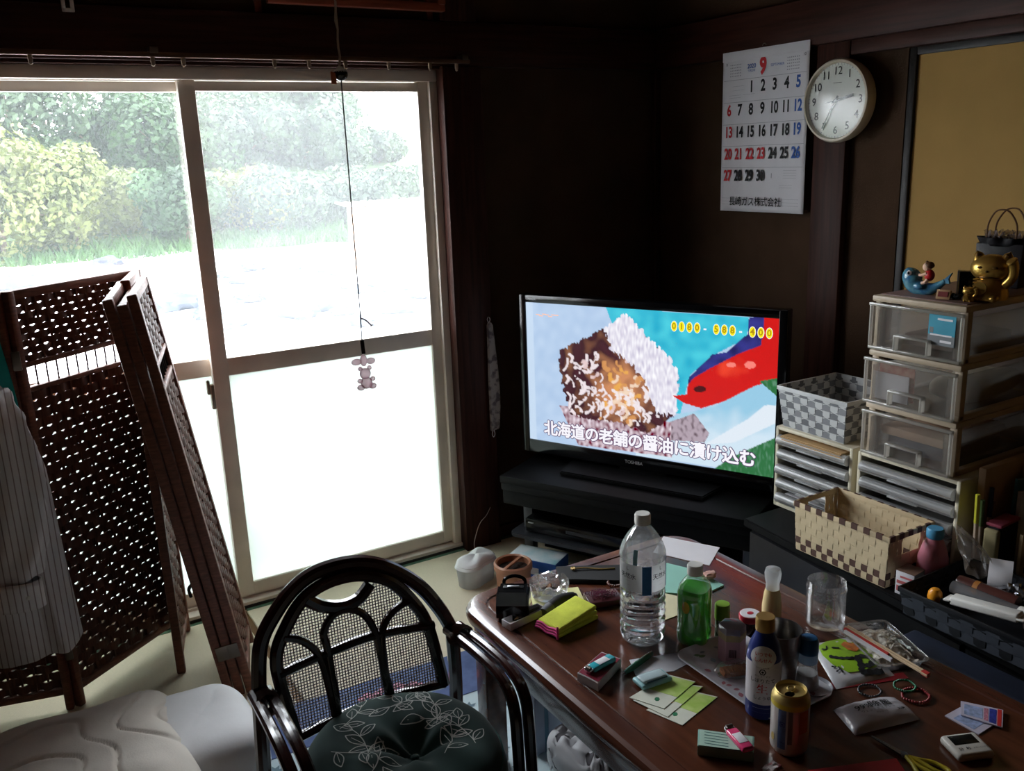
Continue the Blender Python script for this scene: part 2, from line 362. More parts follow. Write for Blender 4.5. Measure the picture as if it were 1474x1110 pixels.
def tree(px, Y, pytop, rad_px, kind, label, group, nleaf, ls):
    big = 'tree' in label
    x = gx(px, Y); zc = Y*1.13; top = H+(243-.037*px-pytop)/F*zc; zb = hill(Y); rx = rad_px*zc/F
    hgt = max(1.0, top-zb); rng = random.Random(int(px*7+Y*13))
    t = thing('leafy_tree' if big else 'bush', label, 'tree' if big else 'bush', (x, Y, zb), 0, group)
    blobs = []
    for k in range(11):
        a = rng.uniform(0, 2*pi); rr = rx*rng.uniform(.15, .75); zz = hgt*rng.uniform(.22, .86); sc = 1-.45*abs(zz/hgt-.45)
        blobs.append((rr*cos(a)*sc, rr*sin(a)*sc, zz, rx*rng.uniform(.34, .55)))
    blobs.append((0, 0, hgt-rx*.42, rx*.45))
    vs = []; fs = []
    for k in range(nleaf):
        bx, by, bz, br = blobs[rng.randrange(len(blobs))]
        d = Vector((rng.gauss(0, 1), rng.gauss(0, 1), rng.gauss(0, 1)+.25)).normalized()
        p = Vector((bx, by, bz))+d*br*rng.uniform(.72, 1.08)
        n = (d+Vector((rng.gauss(0, .5), rng.gauss(0, .5), rng.gauss(0, .5)))).normalized()
        e1 = n.orthogonal().normalized(); e1.rotate(Matrix.Rotation(rng.uniform(0, 6.28), 3, n)); e2 = n.cross(e1); s = ls*rng.uniform(.6, 1.3)
        o = len(vs); vs += [p-e1*s*.9, p+e2*s*.5, p+e1*s*.9, p-e2*s*.5]; fs.append((o, o+1, o+2, o+3))
    mb = MB(); mb.add(vs, fs); f = build('foliage', mb, lm[kind], t, smooth=0); f['kind'] = 'stuff'
    tm = MB().tube([(0, 0, -.1), (.05, 0, hgt*.4), (0, .05, hgt*.75)], [hgt*.03, hgt*.022, hgt*.01], 7)
    for k in range(4):
        b = blobs[k]; tm.tube([(0.03, 0, hgt*.25), (b[0]*.5, b[1]*.5, (hgt*.3+b[2])*.5), b[:3]], [hgt*.013, hgt*.01, hgt*.004], 5)
    build('trunk', tm, bark, t)
for a in [(-230, 22.5, 215, 100, 0), (-120, 22.5, 225, 80, 0), (-30, 22, 205, 95, 0), (60, 22, 215, 80, 0), (130, 23.5, 250, 70, 0), (205, 21.6, 235, 62, 1), (285, 23, 250, 66, 0), (345, 22.5, 262, 70, 2), (420, 23, 262, 75, 2), (495, 22.5, 305, 60, 2), (565, 23, 322, 55, 2)]:
    tree(*a, {0: 'yellowish green bush at the foot of the hillside', 1: 'narrow deep green bush among paler bushes at the hillside foot', 2: 'pale grey-green bush seen through the dusty right pane'}[a[4]],
         {0: 'yellowish bushes at the hillside foot', 1: None, 2: 'pale bushes behind the dusty pane'}[a[4]], 6500, .085)
for a in [(-240, 30, 130, 110, 2), (-110, 30, 140, 95, 2), (0, 29, 120, 110, 2), (110, 30, 165, 90, 2), (200, 29, 170, 85, 1), (300, 30, 170, 90, 2), (390, 30, 175, 80, 2), (452, 29, 215, 54, 2), (512, 30, 262, 34, 2)]:
    tree(*a, {1: 'deep green tree halfway up the hillside', 2: 'blue-green leafy tree halfway up the hillside'}[a[4]], {1: None, 2: 'trees halfway up the hillside'}[a[4]], 6500, .11)
for a in [(-230, 39, 70, 130, 2), (-90, 39, 60, 120, 2), (40, 38, 60, 130, 2), (170, 39, 55, 120, 2), (290, 39, 70, 110, 2), (378, 38, 112, 72, 2), (432, 38, 165, 44, 2)]:
    tree(*a, 'tall hazy tree on top of the hillside', 'tall trees on top of the hillside', 6000, .15)
gv = []; gf = []; rg = random.Random(3)
for k in range(5200):
    x = rg.uniform(-3, 17); y = rg.uniform(20.3, 22.2); z = hill(y); h = rg.uniform(.12, .34); a = rg.uniform(0, 3.14); w_ = rg.uniform(.02, .05); o = len(gv)
    gv += [(x-w_*cos(a), y-w_*sin(a), z), (x+w_*cos(a), y+w_*sin(a), z), (x+rg.uniform(-.15, .15), y+rg.uniform(-.1, .1), z+h)]; gf.append((o, o+1, o+2))
tag(build('grass_verge', MB().add(gv, gf), leafmat('grass_green', srgb(30, 60, 26), srgb(60, 90, 42)), smooth=0), 'strip of tall green grass along the far edge of the sheeting', 'grass', kind='stuff')

# ---------------------------------------------------------------- rug under chair and table
rug = thing('floor_rug', 'pale blue leaf-patterned rug with a navy flowered edge under the chair', 'rug', (0, 0, 0))
def L(mb, parent):
    m = Matrix.Translation(parent.location) @ parent.rotation_euler.to_matrix().to_4x4()
    return mb.xf(m.inverted())
rugm = M('pale_blue_cloth', srgb(196, 214, 220), .95, var=.06, vs=8, bump=.2, bs=300)
build('rug_field', MB().prism([(.29, .2), (1.72, .2), (1.72, 2.20), (.33, 2.26)], .001, .007), rugm, rug)
build('rug_band', MB().prism([(.33, 2.06), (1.72, 2.0), (1.72, 2.21), (.33, 2.27)], .0072, .009), M('navy_rug_cloth', srgb(92, 108, 150), .95, var=.2, vs=20), rug)
lf = MB(); rg = random.Random(5)
for k in range(190):
    x, y = rg.uniform(.36, 1.6), rg.uniform(1.2, 2.02); a = rg.uniform(0, 6.3)
    for q in range(3):
        aa = a+q*.7; c_, s_ = cos(aa), sin(aa); l = .03
        lf.quad([(x, y, .0085), (x+l*.5*c_-.006*s_, y+l*.5*s_+.006*c_, .0085), (x+l*c_, y+l*s_, .0085), (x+l*.5*c_+.006*s_, y+l*.5*s_-.006*c_, .0085)])
o_ = build('leaf_print', lf, M('rug_leaf_print', srgb(116, 138, 150), .95), rug); o_['kind'] = 'stuff'
fw = MB()
for k in range(4):
    p = onz(530+k*22, 1003-k*6+rg.uniform(-4, 6), .0095); 
    for q in range(5): fw.add([(p.x+.018*cos(q*1.257)+.014*cos(t_*.785), p.y+.018*sin(q*1.257)+.014*sin(t_*.785), .0095) for t_ in range(8)], [tuple(range(8))])
build('flower_print', fw, M('rug_flower_pink', srgb(216, 150, 172), .95), rug)

# ---------------------------------------------------------------- folding screens
scw = M('screen_dark_bamboo', srgb(122, 76, 60), .5, var=.25, vs=6, st=(6, 6, 30))
weavem = M('woven_dark_rattan', srgb(98, 58, 44), .5, var=.3, vs=30, st=(6, 6, 1))
cordm = M('dark_cord', srgb(40, 24, 20), .8)
_wv = {}
def weave_mesh(w, z0, z1, nst, rows):
    k = (w, z0, z1, nst, rows)
    if k in _wv: return _wv[k]
    mb = MB(); sp = (w-.044)/nst; ph = (z1-z0)/rows
    for i in range(nst+1): mb.tube([(.022+i*sp, 0, z0), (.022+i*sp, 0, z1)], .0038, 4)
    for r in range(rows):
        zc = z0+(r+.5)*ph; vs = []; fs = []; n = nst*4+1
        for i in range(n):
            x = .022+i*sp/4; ph_ = cos(pi*(i/4+r)); y = .006*ph_; hh = ph*(.496 - .035*(1-abs(ph_))) ; dz = .0022*sin(i*1.7+r*2.1)
            vs += [(x, y-.0022, zc-hh+dz), (x, y-.0022, zc+hh+dz), (x, y+.0022, zc+hh+dz), (x, y+.0022, zc-hh+dz)]
            if i: 
                o = (i-1)*4
                for q in range(4): fs.append((o+q, o+(q+1) % 4, o+4+(q+1) % 4, o+4+q))
        mb.add(vs, fs)
    _wv[k] = mb; return mb
def panel(parent, w, h, mat, legs=.05):
    """frame + weave + ladder opening, placed with matrix mat (x along width, z up)"""
    fr = MB().rbox(0, .022, -.013, .013, 0, h, .005, mat=mat).rbox(w-.022, w, -.013, .013, 0, h, .005, mat=mat)
    for z0, z1 in ((h-.024, h), (legs, legs+.022), (h*.775, h*.775+.014), (h*.83, h*.83+.014)): fr.rbox(.02, w-.02, -.011, .011, z0, z1, .004, mat=mat)
    f = build('panel_frame', fr, scw, parent)
    nst = max(5, int(w/.036))
    for z0, z1, rows in ((legs+.022, h*.775, 33), (h*.83+.014, h-.024, 9)):
        src = weave_mesh(round(w, 3), round(z0, 3), round(z1, 3), nst, rows); mb = MB(); mb.add(src.v, src.f); mb.xf(mat)
        build('woven_infill', mb, weavem, f)
    ld = MB()
    for i in range(nst+1): ld.tube([mat @ Vector((.022+i*(w-.044)/nst, 0, h*.775+.01)), mat @ Vector((.022+i*(w-.044)/nst, 0, h*.83+.004))], .0026, 5)
    build('ladder_cord', ld, cordm, f); return f
def wallmat(p, q):   # local frame with x from p to q (floor points), z up
    p, q = Vector(p), Vector(q); ex = (q-p).normalized(); ez = Vector((0, 0, 1)); ey = ez.cross(ex)
    return Matrix.Translation(p) @ Matrix((ex, ey, ez)).transposed().to_4x4()
s1 = thing('folding_screen', 'standing zigzag folding screen of dark woven rattan in front of the window', 'folding screen', (0, 0, 0))
HS = 1.205
a0, a1, a2, a3 = Vector((.035, 2.615, 0)), Vector((.395, 2.895, 0)), Vector((.325, 2.62, 0)), Vector((-.40, 2.72, 0))
panel(s1, (a1-a0).length-.006, HS, wallmat(a0, a1)); panel(s1, (a2-a1).length, HS, wallmat(a2, a1)); panel(s1, (a3-a0).length-.006, HS, wallmat(a3, a0+(a3-a0).normalized()*.006))
hm = M('hinge_metal', srgb(120, 110, 100), .4, .9)
for z in (.16, 1.0): build('hinge', MB().rbox(a0.x-.008, a0.x+.012, a0.y-.02, a0.y-.013, z, z+.05, .002), hm, s1)
s2 = thing('folding_screen', 'folded woven rattan screen leaning sideways against the standing one', 'folding screen', (0, 0, 0))
nb, nt_ = Vector((.478, 2.40, .0)), Vector((.306, 2.385, 1.19)); ez = (nt_-nb).normalized(); ex = Vector((.07, .26, 0)); ex = (ex-ez*ex.dot(ez)).normalized(); ey = ez.cross(ex)
for k in range(3):
    m = Matrix.Translation(nb+ey*(.029*k)) @ Matrix((ex, ey, ez)).transposed().to_4x4()
    panel(s2, .285, HS-.02*(k == 1), m)
    if k < 2:
        for z in (.13,): build('hinge', MB().rbox(-.003, .0, -.002, .031, z, z+.045, .001, mat=m), hm, s2)
build('strap', MB().tube(smoothpath([m @ Vector((.1, .014, .35)), m @ Vector((.06, .03, .35)), m @ Vector((.02, .024, .345))], 6), .005, 6), cordm, s2)

# ---------------------------------------------------------------- hanging clothes on the screen
st_m = M('grey_striped_shirt_cloth', srgb(226, 224, 226), .9, var=.03)
nt = st_m.node_tree; wv = nt.nodes.new('ShaderNodeTexWave'); wv.bands_direction = 'X'; wv.inputs['Scale'].default_value = 22; wv.inputs['Distortion'].default_value = .25
tcn = [n for n in nt.nodes if n.type == 'TEX_COORD'][0]; nt.links.new(tcn.outputs['Object'], wv.inputs['Vector'])
rp2 = nt.nodes.new('ShaderNodeValToRGB'); rp2.color_ramp.elements[0].position = .04; rp2.color_ramp.elements[1].position = .12
rp2.color_ramp.elements[0].color = (*srgb(158, 146, 146), 1); rp2.color_ramp.elements[1].color = (*srgb(230, 228, 230), 1)
nt.links.new(wv.outputs['Fac'], rp2.inputs[0]); nt.links.new(rp2.outputs[0], nt.nodes['Principled BSDF'].inputs['Base Color'])
shirt = thing('striped_shirt', 'grey striped long-sleeved shirt hung on the woven screen', 'shirt', (-.16, 2.50, 0))
def body(u, v):   # closed tube of cloth, u round, v from hem to shoulder
    a = u*2*pi; z = .26+v*.76; KP = [(.26, .238), (.5, .226), (.75, .218), (.86, .195), (.96, .165), (1.0, .14), (1.02, .06)]
    q_ = max(i for i in range(6) if z >= KP[i][0]-1e-6); t_ = min(1, (z-KP[q_][0])/(KP[q_+1][0]-KP[q_][0])); wx = KP[q_][1]+(KP[q_+1][1]-KP[q_][1])*t_; wy = (.055+.02*(1-v))*min(1, wx/.16)
    fold = 1+.30*sin(a*9+v*2)*(1-v*.6)+.10*sin(a*17+v*5)
    return (-.0+wx*cos(a), wy*sin(a)*fold+.012*sin(a*5+z*9), z+.012*sin(a*3) + .05*max(0, cos(a))*(1-v)*.4)
build('shirt_body', MB().surf(body, 72, 26, cu=True), st_m, shirt, solid=.002)
slp = [(.085, -.035, .985), (.115, -.075, .90), (.142, -.100, .76), (.134, -.115, .62), (.105, -.135, .52)]
def sleeve(u, v):
    a = u*2*pi; k = min(len(slp)-1.001, v*(len(slp)-1)); i = int(k); t = k-i; p = Vector(slp[i]).lerp(Vector(slp[i+1]), t)
    r = .072-.016*v; f = 1+.10*sin(a*5+v*8)+.05*sin(v*40+a*2)
    return (p.x+r*1.05*cos(a)*f, p.y+r*.42*sin(a)*f, p.z+.015*cos(a)*v)
build('sleeve', MB().surf(sleeve, 40, 34, cu=True), st_m, shirt, solid=.002)
def cuff(u, v): a = u*2*pi; return (.103+.060*cos(a), -.137+.03*sin(a), .455+v*.072-.012*cos(a)*.5)
build('cuff', MB().surf(cuff, 36, 6, cu=True), st_m, shirt, solid=.004)
build('cuff_button', MB().ell((.128, -.166, .487), .006, .003, .006, 10, 6), white_pl, shirt)
def collar(u, v): a = u*2*pi; return (-.0+.07*cos(a)*(1-.15*v), .05*sin(a), 1.0+.05*v)
build('collar', MB().surf(collar, 30, 4, cu=True), st_m, shirt, solid=.004)
hg = thing('clothes_hanger', 'thin wire hanger inside the striped shirt', 'hanger', (-.16, 2.50, 0))
build('hanger_wire', MB().tube(smoothpath([(-.19, 0, .955), (-.1, 0, 1.0), (0, 0, 1.045), (.1, 0, 1.0), (.155, 0, .975)], 5), .0025, 6), hm, hg)
build('hook', MB().tube(smoothpath([(0, 0, 1.045), (0, 0, 1.17), (0, .05, 1.222), (0, .14, 1.225), (0, .186, 1.224), (0, .21, 1.19)], 6), .002, 6), hm, hg)
def teal(u, v):
    a = u*2*pi; z = .55+v*.62
    return (-.075+.105*cos(a)*(1-.35*v*v)*(1+.06*sin(4*a+z*8)), 2.60+.022*sin(a)*(1+.3*sin(6*a)), z)
tag(build('teal_garment', MB().surf(teal, 48, 20, cu=True), M('teal_cloth', srgb(36, 158, 150), .9, var=.12, vs=9), solid=.002), 'teal cloth garment hung behind the striped shirt', 'garment')

# ---------------------------------------------------------------- bedding heap, lower left
quilt = M('cream_quilt_cotton', srgb(226, 218, 208), .95, var=.03, bump=.12, bs=220)
def quilted(cx, cy, hx, hy, hz, z0, seed, cell, groove, nu=110, nv=60, fold=0):
    def fn(u, v):
        a = u*2*pi; b = (v-.5)*pi
        se = lambda w_, m_: math.copysign(abs(w_)**m_, w_)
        x = hx*se(cos(b), .45)*se(cos(a), .5); y = hy*se(cos(b), .45)*se(sin(a), .5); z = hz*se(sin(b), .8)
        p = Vector((x, y, z)); q = Vector((x/cell+seed, y/cell+.35*noise.noise((x*5, y*5, seed)), z/cell))
        d = noise.voronoi(q)[0]; g = min(1, (d[1]-d[0])/.13); k = -groove*(1-g)**2
        z2 = z+.018*noise.noise((x*3.2+seed, y*3.2, 0))+.004*noise.noise((x*9, y*8+seed, 2))+(k if z > -hz*.5 else 0)
        z2 += fold*(x*.25)
        return (cx+x*(1+.05*noise.noise((x*6, y*6, seed+3))), cy+y*(1+.06*noise.noise((y*6, x*6, seed))), max(.011, z0+z2))
    return MB().surf(fn, nu, nv, cu=True)
bed = thing('quilted_pad', 'cream quilted mattress pad heaped beside the rattan armchair', 'bedding', (0, 0, 0))
def padfn(u, v):
    sx_, sy_ = sin((u-.5)*pi), sin((v-.5)*pi); x, y = .30*sx_, .34*sy_
    e = max(0, 1-abs(sx_)**7)**.45*max(0, 1-abs(sy_)**7)**.45
    f = 2.6*noise.noise((x*3.1+5, y*3.1, 1.7))+1.2*noise.noise((x*1.2, y*6+3, 4.1))+x*4.5+y*2.0
    d = abs((f % 1)-.5)/.5; g = math.exp(-(d/.10)**2)
    z = .010+e*(.222+.012*x/.3-.02*(y/.34)**2+.020*noise.noise((x*3.4+9, y*3.4, 0))+.005*noise.noise((x*14, y*14, 2))-.008*g)
    wob = 1+.05*noise.noise((x*5, y*5, 8))
    return (-.035+x*wob+.02*(z-.1), 1.985+y*wob, z)
build('quilt_pad', MB().surf(padfn, 170, 190), quilt, bed, smooth=80)
tag(build('white_futon', quilted(.285, 2.06, .135, .20, .098, .103, 9, .6, .004, 80, 44), M('white_futon_cotton', srgb(234, 234, 236), .9, var=.02, bump=.08, bs=150)), 'smooth white rolled futon behind the quilted pad', 'futon')

# ---------------------------------------------------------------- rattan armchair
rat = M('dark_rattan', srgb(46, 19, 16), .22, var=.3, vs=4, coat=.7, st=(5, 5, 5))
bind = M('rattan_binding', srgb(80, 48, 40), .45, var=.3, vs=60, st=(1, 1, 12), bump=.5, bs=120)
canem = M('cane_mesh', srgb(48, 26, 22), .5, var=.2)
ch = thing('rattan_armchair', 'low dark rattan armchair with arched cane back', 'chair', (.58, 1.56, 0))
def bp(px, py, off=0):
    d = ray(px, py); k = .08; t = (1.70+off+k*(H-.29))/(d.y-k*d.z); return EYE+d*t
def bpath(pts, n=6, off=0): return smoothpath([bp(*p, off) for p in pts], n)
outer = [(373, 995), (373, 949), (378, 918), (394, 886), (419, 851), (450, 826), (491, 812), (529, 810), (567, 821), (605, 845), (633, 877), (650, 905)]
op = bpath(outer, 6); lp, rp_ = op[0], op[-1]
wl = smoothpath([(lp.x-.005, lp.y+.05, .0085), (lp.x-.004, lp.y+.03, .2), lp], 6)[:-1]; wr = smoothpath([rp_, (rp_.x+.012, rp_.y+.02, .27), (rp_.x+.016, rp_.y+.05, .0085)], 6)[1:]
build('back_frame', L(MB().tube(wl+op+wr, .0165, 10), ch), rat, ch)
inner = [(428, 1063), (404, 985), (398, 945), (408, 911), (435, 864), (472, 838), (517, 828), (561, 837), (592, 864), (614, 896), (630, 949), (639, 985)]
ip = bpath(inner, 6, -.012); build('inner_arch', L(MB().tube(ip, .0145, 10), ch), rat, ch)
build('lower_rail', L(MB().tube(bpath([(428, 1063), (498, 1028), (561, 1004), (640, 984)], 5, -.012), .011, 8), ch), rat, ch)
build('handle_loop', L(MB().tube(bpath([(440, 862), (462, 872), (491, 873), (516, 862), (533, 840)], 5, -.014), .0145, 8), ch), rat, ch)
build('handle_rail', L(MB().tube(bpath([(440, 862), (466, 845), (500, 833), (535, 832)], 5, -.014), .008, 8), ch), rat, ch)
build('cross_rail', L(MB().tube(bpath([(402, 971), (466, 942), (542, 914), (624, 900)], 5, -.018), .0105, 8), ch), rat, ch)
for a in ([(487, 1030), (478, 975), (472, 937), (466, 911), (479, 886), (501, 877), (523, 884), (539, 908), (547, 940), (553, 970), (559, 1003)],
          [(408, 918), (434, 922), (457, 940), (467, 965), (476, 1000), (482, 1030)], [(588, 864), (566, 880), (552, 902), (550, 930), (554, 965), (564, 1003)]):
    build('arch_rod', L(MB().tube(bpath(a, 5, -.02), .0088, 8), ch), rat, ch)
# cane mesh clipped to the inner arch
poly = [(p.x, p.z) for p in ip]
for q in bpath([(640, 984), (561, 1004), (498, 1028), (428, 1063)], 3): poly.append((q.x, q.z))
hole = [(p.x, p.z) for p in bpath([(440, 862), (466, 845), (500, 833), (535, 832), (531, 842), (514, 860), (491, 872), (462, 870)], 2)]
def cross(poly_, c, ax):
    out = []
    for i in range(len(poly_)):
        a, b = poly_[i], poly_[(i+1) % len(poly_)]
        if (a[ax]-c)*(b[ax]-c) < 0: t = (c-a[ax])/(b[ax]-a[ax]); out.append(a[1-ax]+t*(b[1-ax]-a[1-ax]))
    return sorted(out)
cm = MB(); yy = lambda z: 1.70-.008+.08*(z-.29)
x0, x1 = min(p[0] for p in poly), max(p[0] for p in poly); z0, z1 = min(p[1] for p in poly), max(p[1] for p in poly)
for ax, lo, hi in ((0, x0, x1), (1, z0, z1)):
    n = int((hi-lo)/.0066)
    for i in range(1, n):
        c = lo+i*.0066; ks = sorted(cross(poly, c, ax)+cross(hole, c, ax))
        for k in range(0, len(ks)-1, 2):
            a, b = ks[k], ks[k+1]
            if b-a < .004: continue
            if ax == 0: cm.tube([(c, yy(a), a), (c, yy(b), b)], .00125, 4, caps=False)
            else: cm.tube([(a, yy(c)+.0012, c), (b, yy(c)+.0012, c)], .00125, 4, caps=False)
build('cane_mesh', L(cm, ch), canem, ch)
for sx, j in ((-1, Vector((lp.x, lp.y-.005, .425))), (1, Vector((rp_.x, rp_.y-.005, .43)))):
    for k, off in enumerate((-.014, .016)):
        x = j.x+off
        build('arm', L(MB().tube(smoothpath([(x, j.y, j.z), (x+sx*.004, 1.58, .436), (x+sx*.006, 1.47, .43), (x+sx*.004, 1.415, .395), (x, 1.395, .30), (x, 1.39, .15), (x, 1.385, .0085)], 7), .0125, 10), ch), rat, ch)
    bn = MB()
    for k in range(7): bn.lathe([(.020, k*.0075), (.0265, k*.0075+.003), (.020, k*.0075+.007)], 12, caps=False)
    bn.xf(RT(j.x+.002, j.y-.012, j.z-.012, 0, radians(70)) if 1 else Matrix()); build('arm_binding', L(bn, ch), bind, ch)
sr_ = [(.583+.205*cos(t*.2618), 1.52+.175*sin(t*.2618), .205) for t in range(24)]
build('seat_ring', L(MB().tube(sr_, .014, 8, closed=True), ch), rat, ch)
build('seat_panel', L(MB().prism([(.583+.2*cos(t*.2618), 1.52+.17*sin(t*.2618)) for t in range(24)], .198, .211), ch), bind, ch)
for k in range(2):
    build('stretcher', L(MB().tube([(.585+(-1)**k*.225, 1.385, .06), (.585+(-1)**k*.225, 1.74, .06)], .011, 8), ch), rat, ch)
    build('seat_support', L(MB().tube([(.585+(-1)**k*.2, 1.395, .19), (.585+(-1)**k*.2, 1.73, .19)], .011, 8), ch), rat, ch)
build('stretcher', L(MB().tube([(.36, 1.39, .10), (.81, 1.39, .10)], .011, 8), ch), rat, ch)
build('stretcher', L(MB().tube([(.36, 1.735, .10), (.82, 1.735, .10)], .011, 8), ch), rat, ch)
# cushion
cg = M('dark_green_velvet', srgb(36, 66, 62), .85, var=.2, vs=8, sheen=.15)
cu = thing('seat_cushion', 'round dark green cushion with white leaf outlines on the rattan chair', 'cushion', (.588, 1.515, .211))
RC = .206
def ctop(x, y):
    r = min(1, math.hypot(x, y)/RC); a = math.atan2(y, x)
    d = math.hypot(x-.015, y+.03)/RC
    return .125*(1-r**5)**.55*.5+.075 - .045*math.exp(-(d/.26)**2) + .007*sin(math.atan2(y+.03, x-.015)*6+.6)*math.exp(-((d-.3)/.28)**2) + .004*noise.noise((x*14, y*14, 1))
def cfn(u, v):
    a = u*2*pi
    if v < .72: r = v/.72*RC; x, y = r*cos(a), r*sin(a); return (x, y, ctop(x, y))
    t = (v-.72)/.28; zr = ctop(RC*cos(a), RC*sin(a)); rr = RC+.012*sin(t*pi) - .06*max(0, t-.8)/.2
    return (rr*cos(a), rr*sin(a), zr*(1-t)+.003*t)
build('cushion_cover', MB().surf(cfn, 72, 40, cu=True), cg, cu, smooth=60)
build('piping', MB().tube([(RC*1.005*cos(t*.0873), RC*1.005*sin(t*.0873), ctop(RC*cos(t*.0873), RC*sin(t*.0873))+.001) for t in range(72)], .0035, 6, closed=True), M('green_piping', srgb(40, 92, 84), .6), cu)
lfp = MB(); rg = random.Random(11)
def stroke(pts, wd=.0011):
    P = [Vector(p) for p in pts]
    P = [p for p in P if p.length < RC*.97]
    for i in range(len(P)-1):
        a, b = P[i], P[i+1]; n = Vector((-(b-a).y, (b-a).x)); 
        if n.length < 1e-7: continue
        n = n.normalized()*wd
        lfp.quad([(q.x, q.y, ctop(q.x, q.y)+.0012) for q in (a-n, b-n, b+n, a+n)])
def leaf(x, y, a, l):
    for s in (-1, 1):
        stroke([(x+l*t/8*cos(a)-s*l*.22*sin(pi*t/8)*sin(a), y+l*t/8*sin(a)+s*l*.22*sin(pi*t/8)*cos(a)) for t in range(9)])
    stroke([(x, y), (x+l*.7*cos(a), y+l*.7*sin(a))], .0007)
for k, (x, y, a) in enumerate([(-.10, .09, .3), (.02, .10, -.2), (.10, .07, 2.4), (.13, -.03, 2.0), (.05, -.10, .6), (-.08, -.02, 1.2), (-.14, .03, -.9), (-.05, -.12, 2.6), (.0, .16, .1), (.08, .0, .9), (-.12, -.09, .4), (.12, -.10, 1.4)]):
    stroke([(x+t*.012*cos(a+.05*t), y+t*.012*sin(a+.05*t)) for t in range(9)], .0009)
    for q in range(4):
        t = 1+q*2.1; leaf(x+t*.012*cos(a+.05*t), y+t*.012*sin(a+.05*t), a+(.9 if q % 2 else -.8), .044+.008*(q % 2))
o_ = build('leaf_print', lfp, M('cushion_leaf_print', srgb(206, 212, 206), .8), cu, smooth=0); o_['kind'] = 'stuff'
build('tuft_button', MB().ell((.015, -.03, ctop(.015, -.03)+.002), .009, .009, .005, 12, 8), cg, cu)

# ---------------------------------------------------------------- things on the walls
ink = M('black_print', srgb(24, 24, 28), .6, var=0); inkr = M('red_print', srgb(200, 40, 48), .6, var=0); inkb = M('blue_print', srgb(52, 96, 176), .6, var=0)
inkg = M('grey_print', srgb(150, 150, 158), .6, var=0)
paper = M('white_paper', srgb(228, 226, 230), .7, var=.02)
XC = XR-.047
cTL, cTR, cBL, cBR = onx(1042, 78, XC), onx(1167, 58, XC), onx(1037, 303, XC), onx(1157, 308, XC)
cw = abs(cTL.y-cTR.y); chh = cTL.z-cBL.z
cal = thing('wall_calendar', 'large September wall calendar with bold black, red and blue dates', 'calendar', (XC, (cTL.y+cTR.y)/2, cTL.z))
CF_ = lambda u, v, off=.0: frame((-.0012-off, -(u-.5)*cw, -v*chh), (0, -1, 0), (0, 0, 1))
build('calendar_page', MB().surf(lambda u, v: (-.0008+.004*(v**3)*sin(u*3), -(u-.5)*cw, -v*chh), 20, 24), paper, cal, solid=.0008)
build('top_strip', MB().rbox(-.0035, .0005, -cw/2-.001, cw/2+.001, -.030, .002, .001), paper, cal)
build('hanging_eye', MB().tube([(-.003+.0*t, .008*cos(t*.6), .006+.008*sin(t*.6)) for t in range(6)], .0015, 6), hm, cal)
nb_, nr, nl, ng = MB(), MB(), MB(), MB()
us = [.09, .223, .36, .497, .632, .767, .895]; vsr = [.223, .36, .497, .635, .772]
Z = lambda mb, s, sz, u, v, **k: txt(mb, s, sz, CF_(u, v, .0042*max(0, v)**3+.0008), **k)
d_ = 1
for r in range(5):
    for c in range(7):
        if r == 0 and c < 2: continue
        if d_ > 30: break
        tgt = nr if (c == 0 or d_ in (21, 22, 23)) else (nl if c == 6 else nb_)
        one = MB(); Z(one, str(d_), .052, us[c], vsr[r], bold=.035, sx=.72 if d_ > 9 else .8)
        build('date_number', one, inkr if tgt is nr else inkb if tgt is nl else ink, cal, smooth=0)
        d_ += 1
Z(nb_, '1', .024, us[4], vsr[4]+.0, sx=.8)
Z(nr, '9', .075, .49, .108, bold=.05, sx=.8); Z(nl, '2020', .020, .355, .098, bold=.02); Z(nl, 'SEPTEMBER', .012, .655, .108); Z(nl, '令和2年', .010, .355, .125)
Z(nb_, '長崎ガス株式会社', .034, .44, .938, bold=.02, sx=.92)
for v0 in (.915, .935, .955): Z(ng, '――――――', .008, .09, v0); Z(ng, '―――――――――', .008, .86, v0)
for u0, c0 in ((.16, 8), (.83, 10)):
    Z(nb_, str(c0), .013, u0-.11 if c0 == 8 else u0+.12, .072)
    for r in range(5):
        Z(ng, '▪▪▪▪▪▪▪', .011, u0, .078+r*.017, sx=1.3)
for u0, v0 in ((.2, .21), (.2, .235), (.16, .265), (.33, .265), (.16, .28), (.84, .74), (.84, .755), (.84, .77), (.84, .785), (.80, .83), (.8, .845)): Z(ng, '―――――――', .0075, u0, v0, sx=1.1)
gl_ = MB()
for r in range(5): gl_.quad([Vector((-.0036, (q-.5)*cw*.96, -(.17+.137*r+.0)*chh-k)) for q, k in ((0, 0), (1, 0), (1, .0012), (0, .0012))])
build('footer_lettering', nb_, ink, cal, smooth=0)['kind'] = 'stuff'; build('month_number', nr, inkr, cal, smooth=0); build('year_lettering', nl, inkb, cal, smooth=0)['kind'] = 'stuff'; build('fine_print', ng, inkg, cal, smooth=0)['kind'] = 'stuff'
o_ = build('grid_lines', gl_, inkg, cal, smooth=0); o_['kind'] = 'stuff'

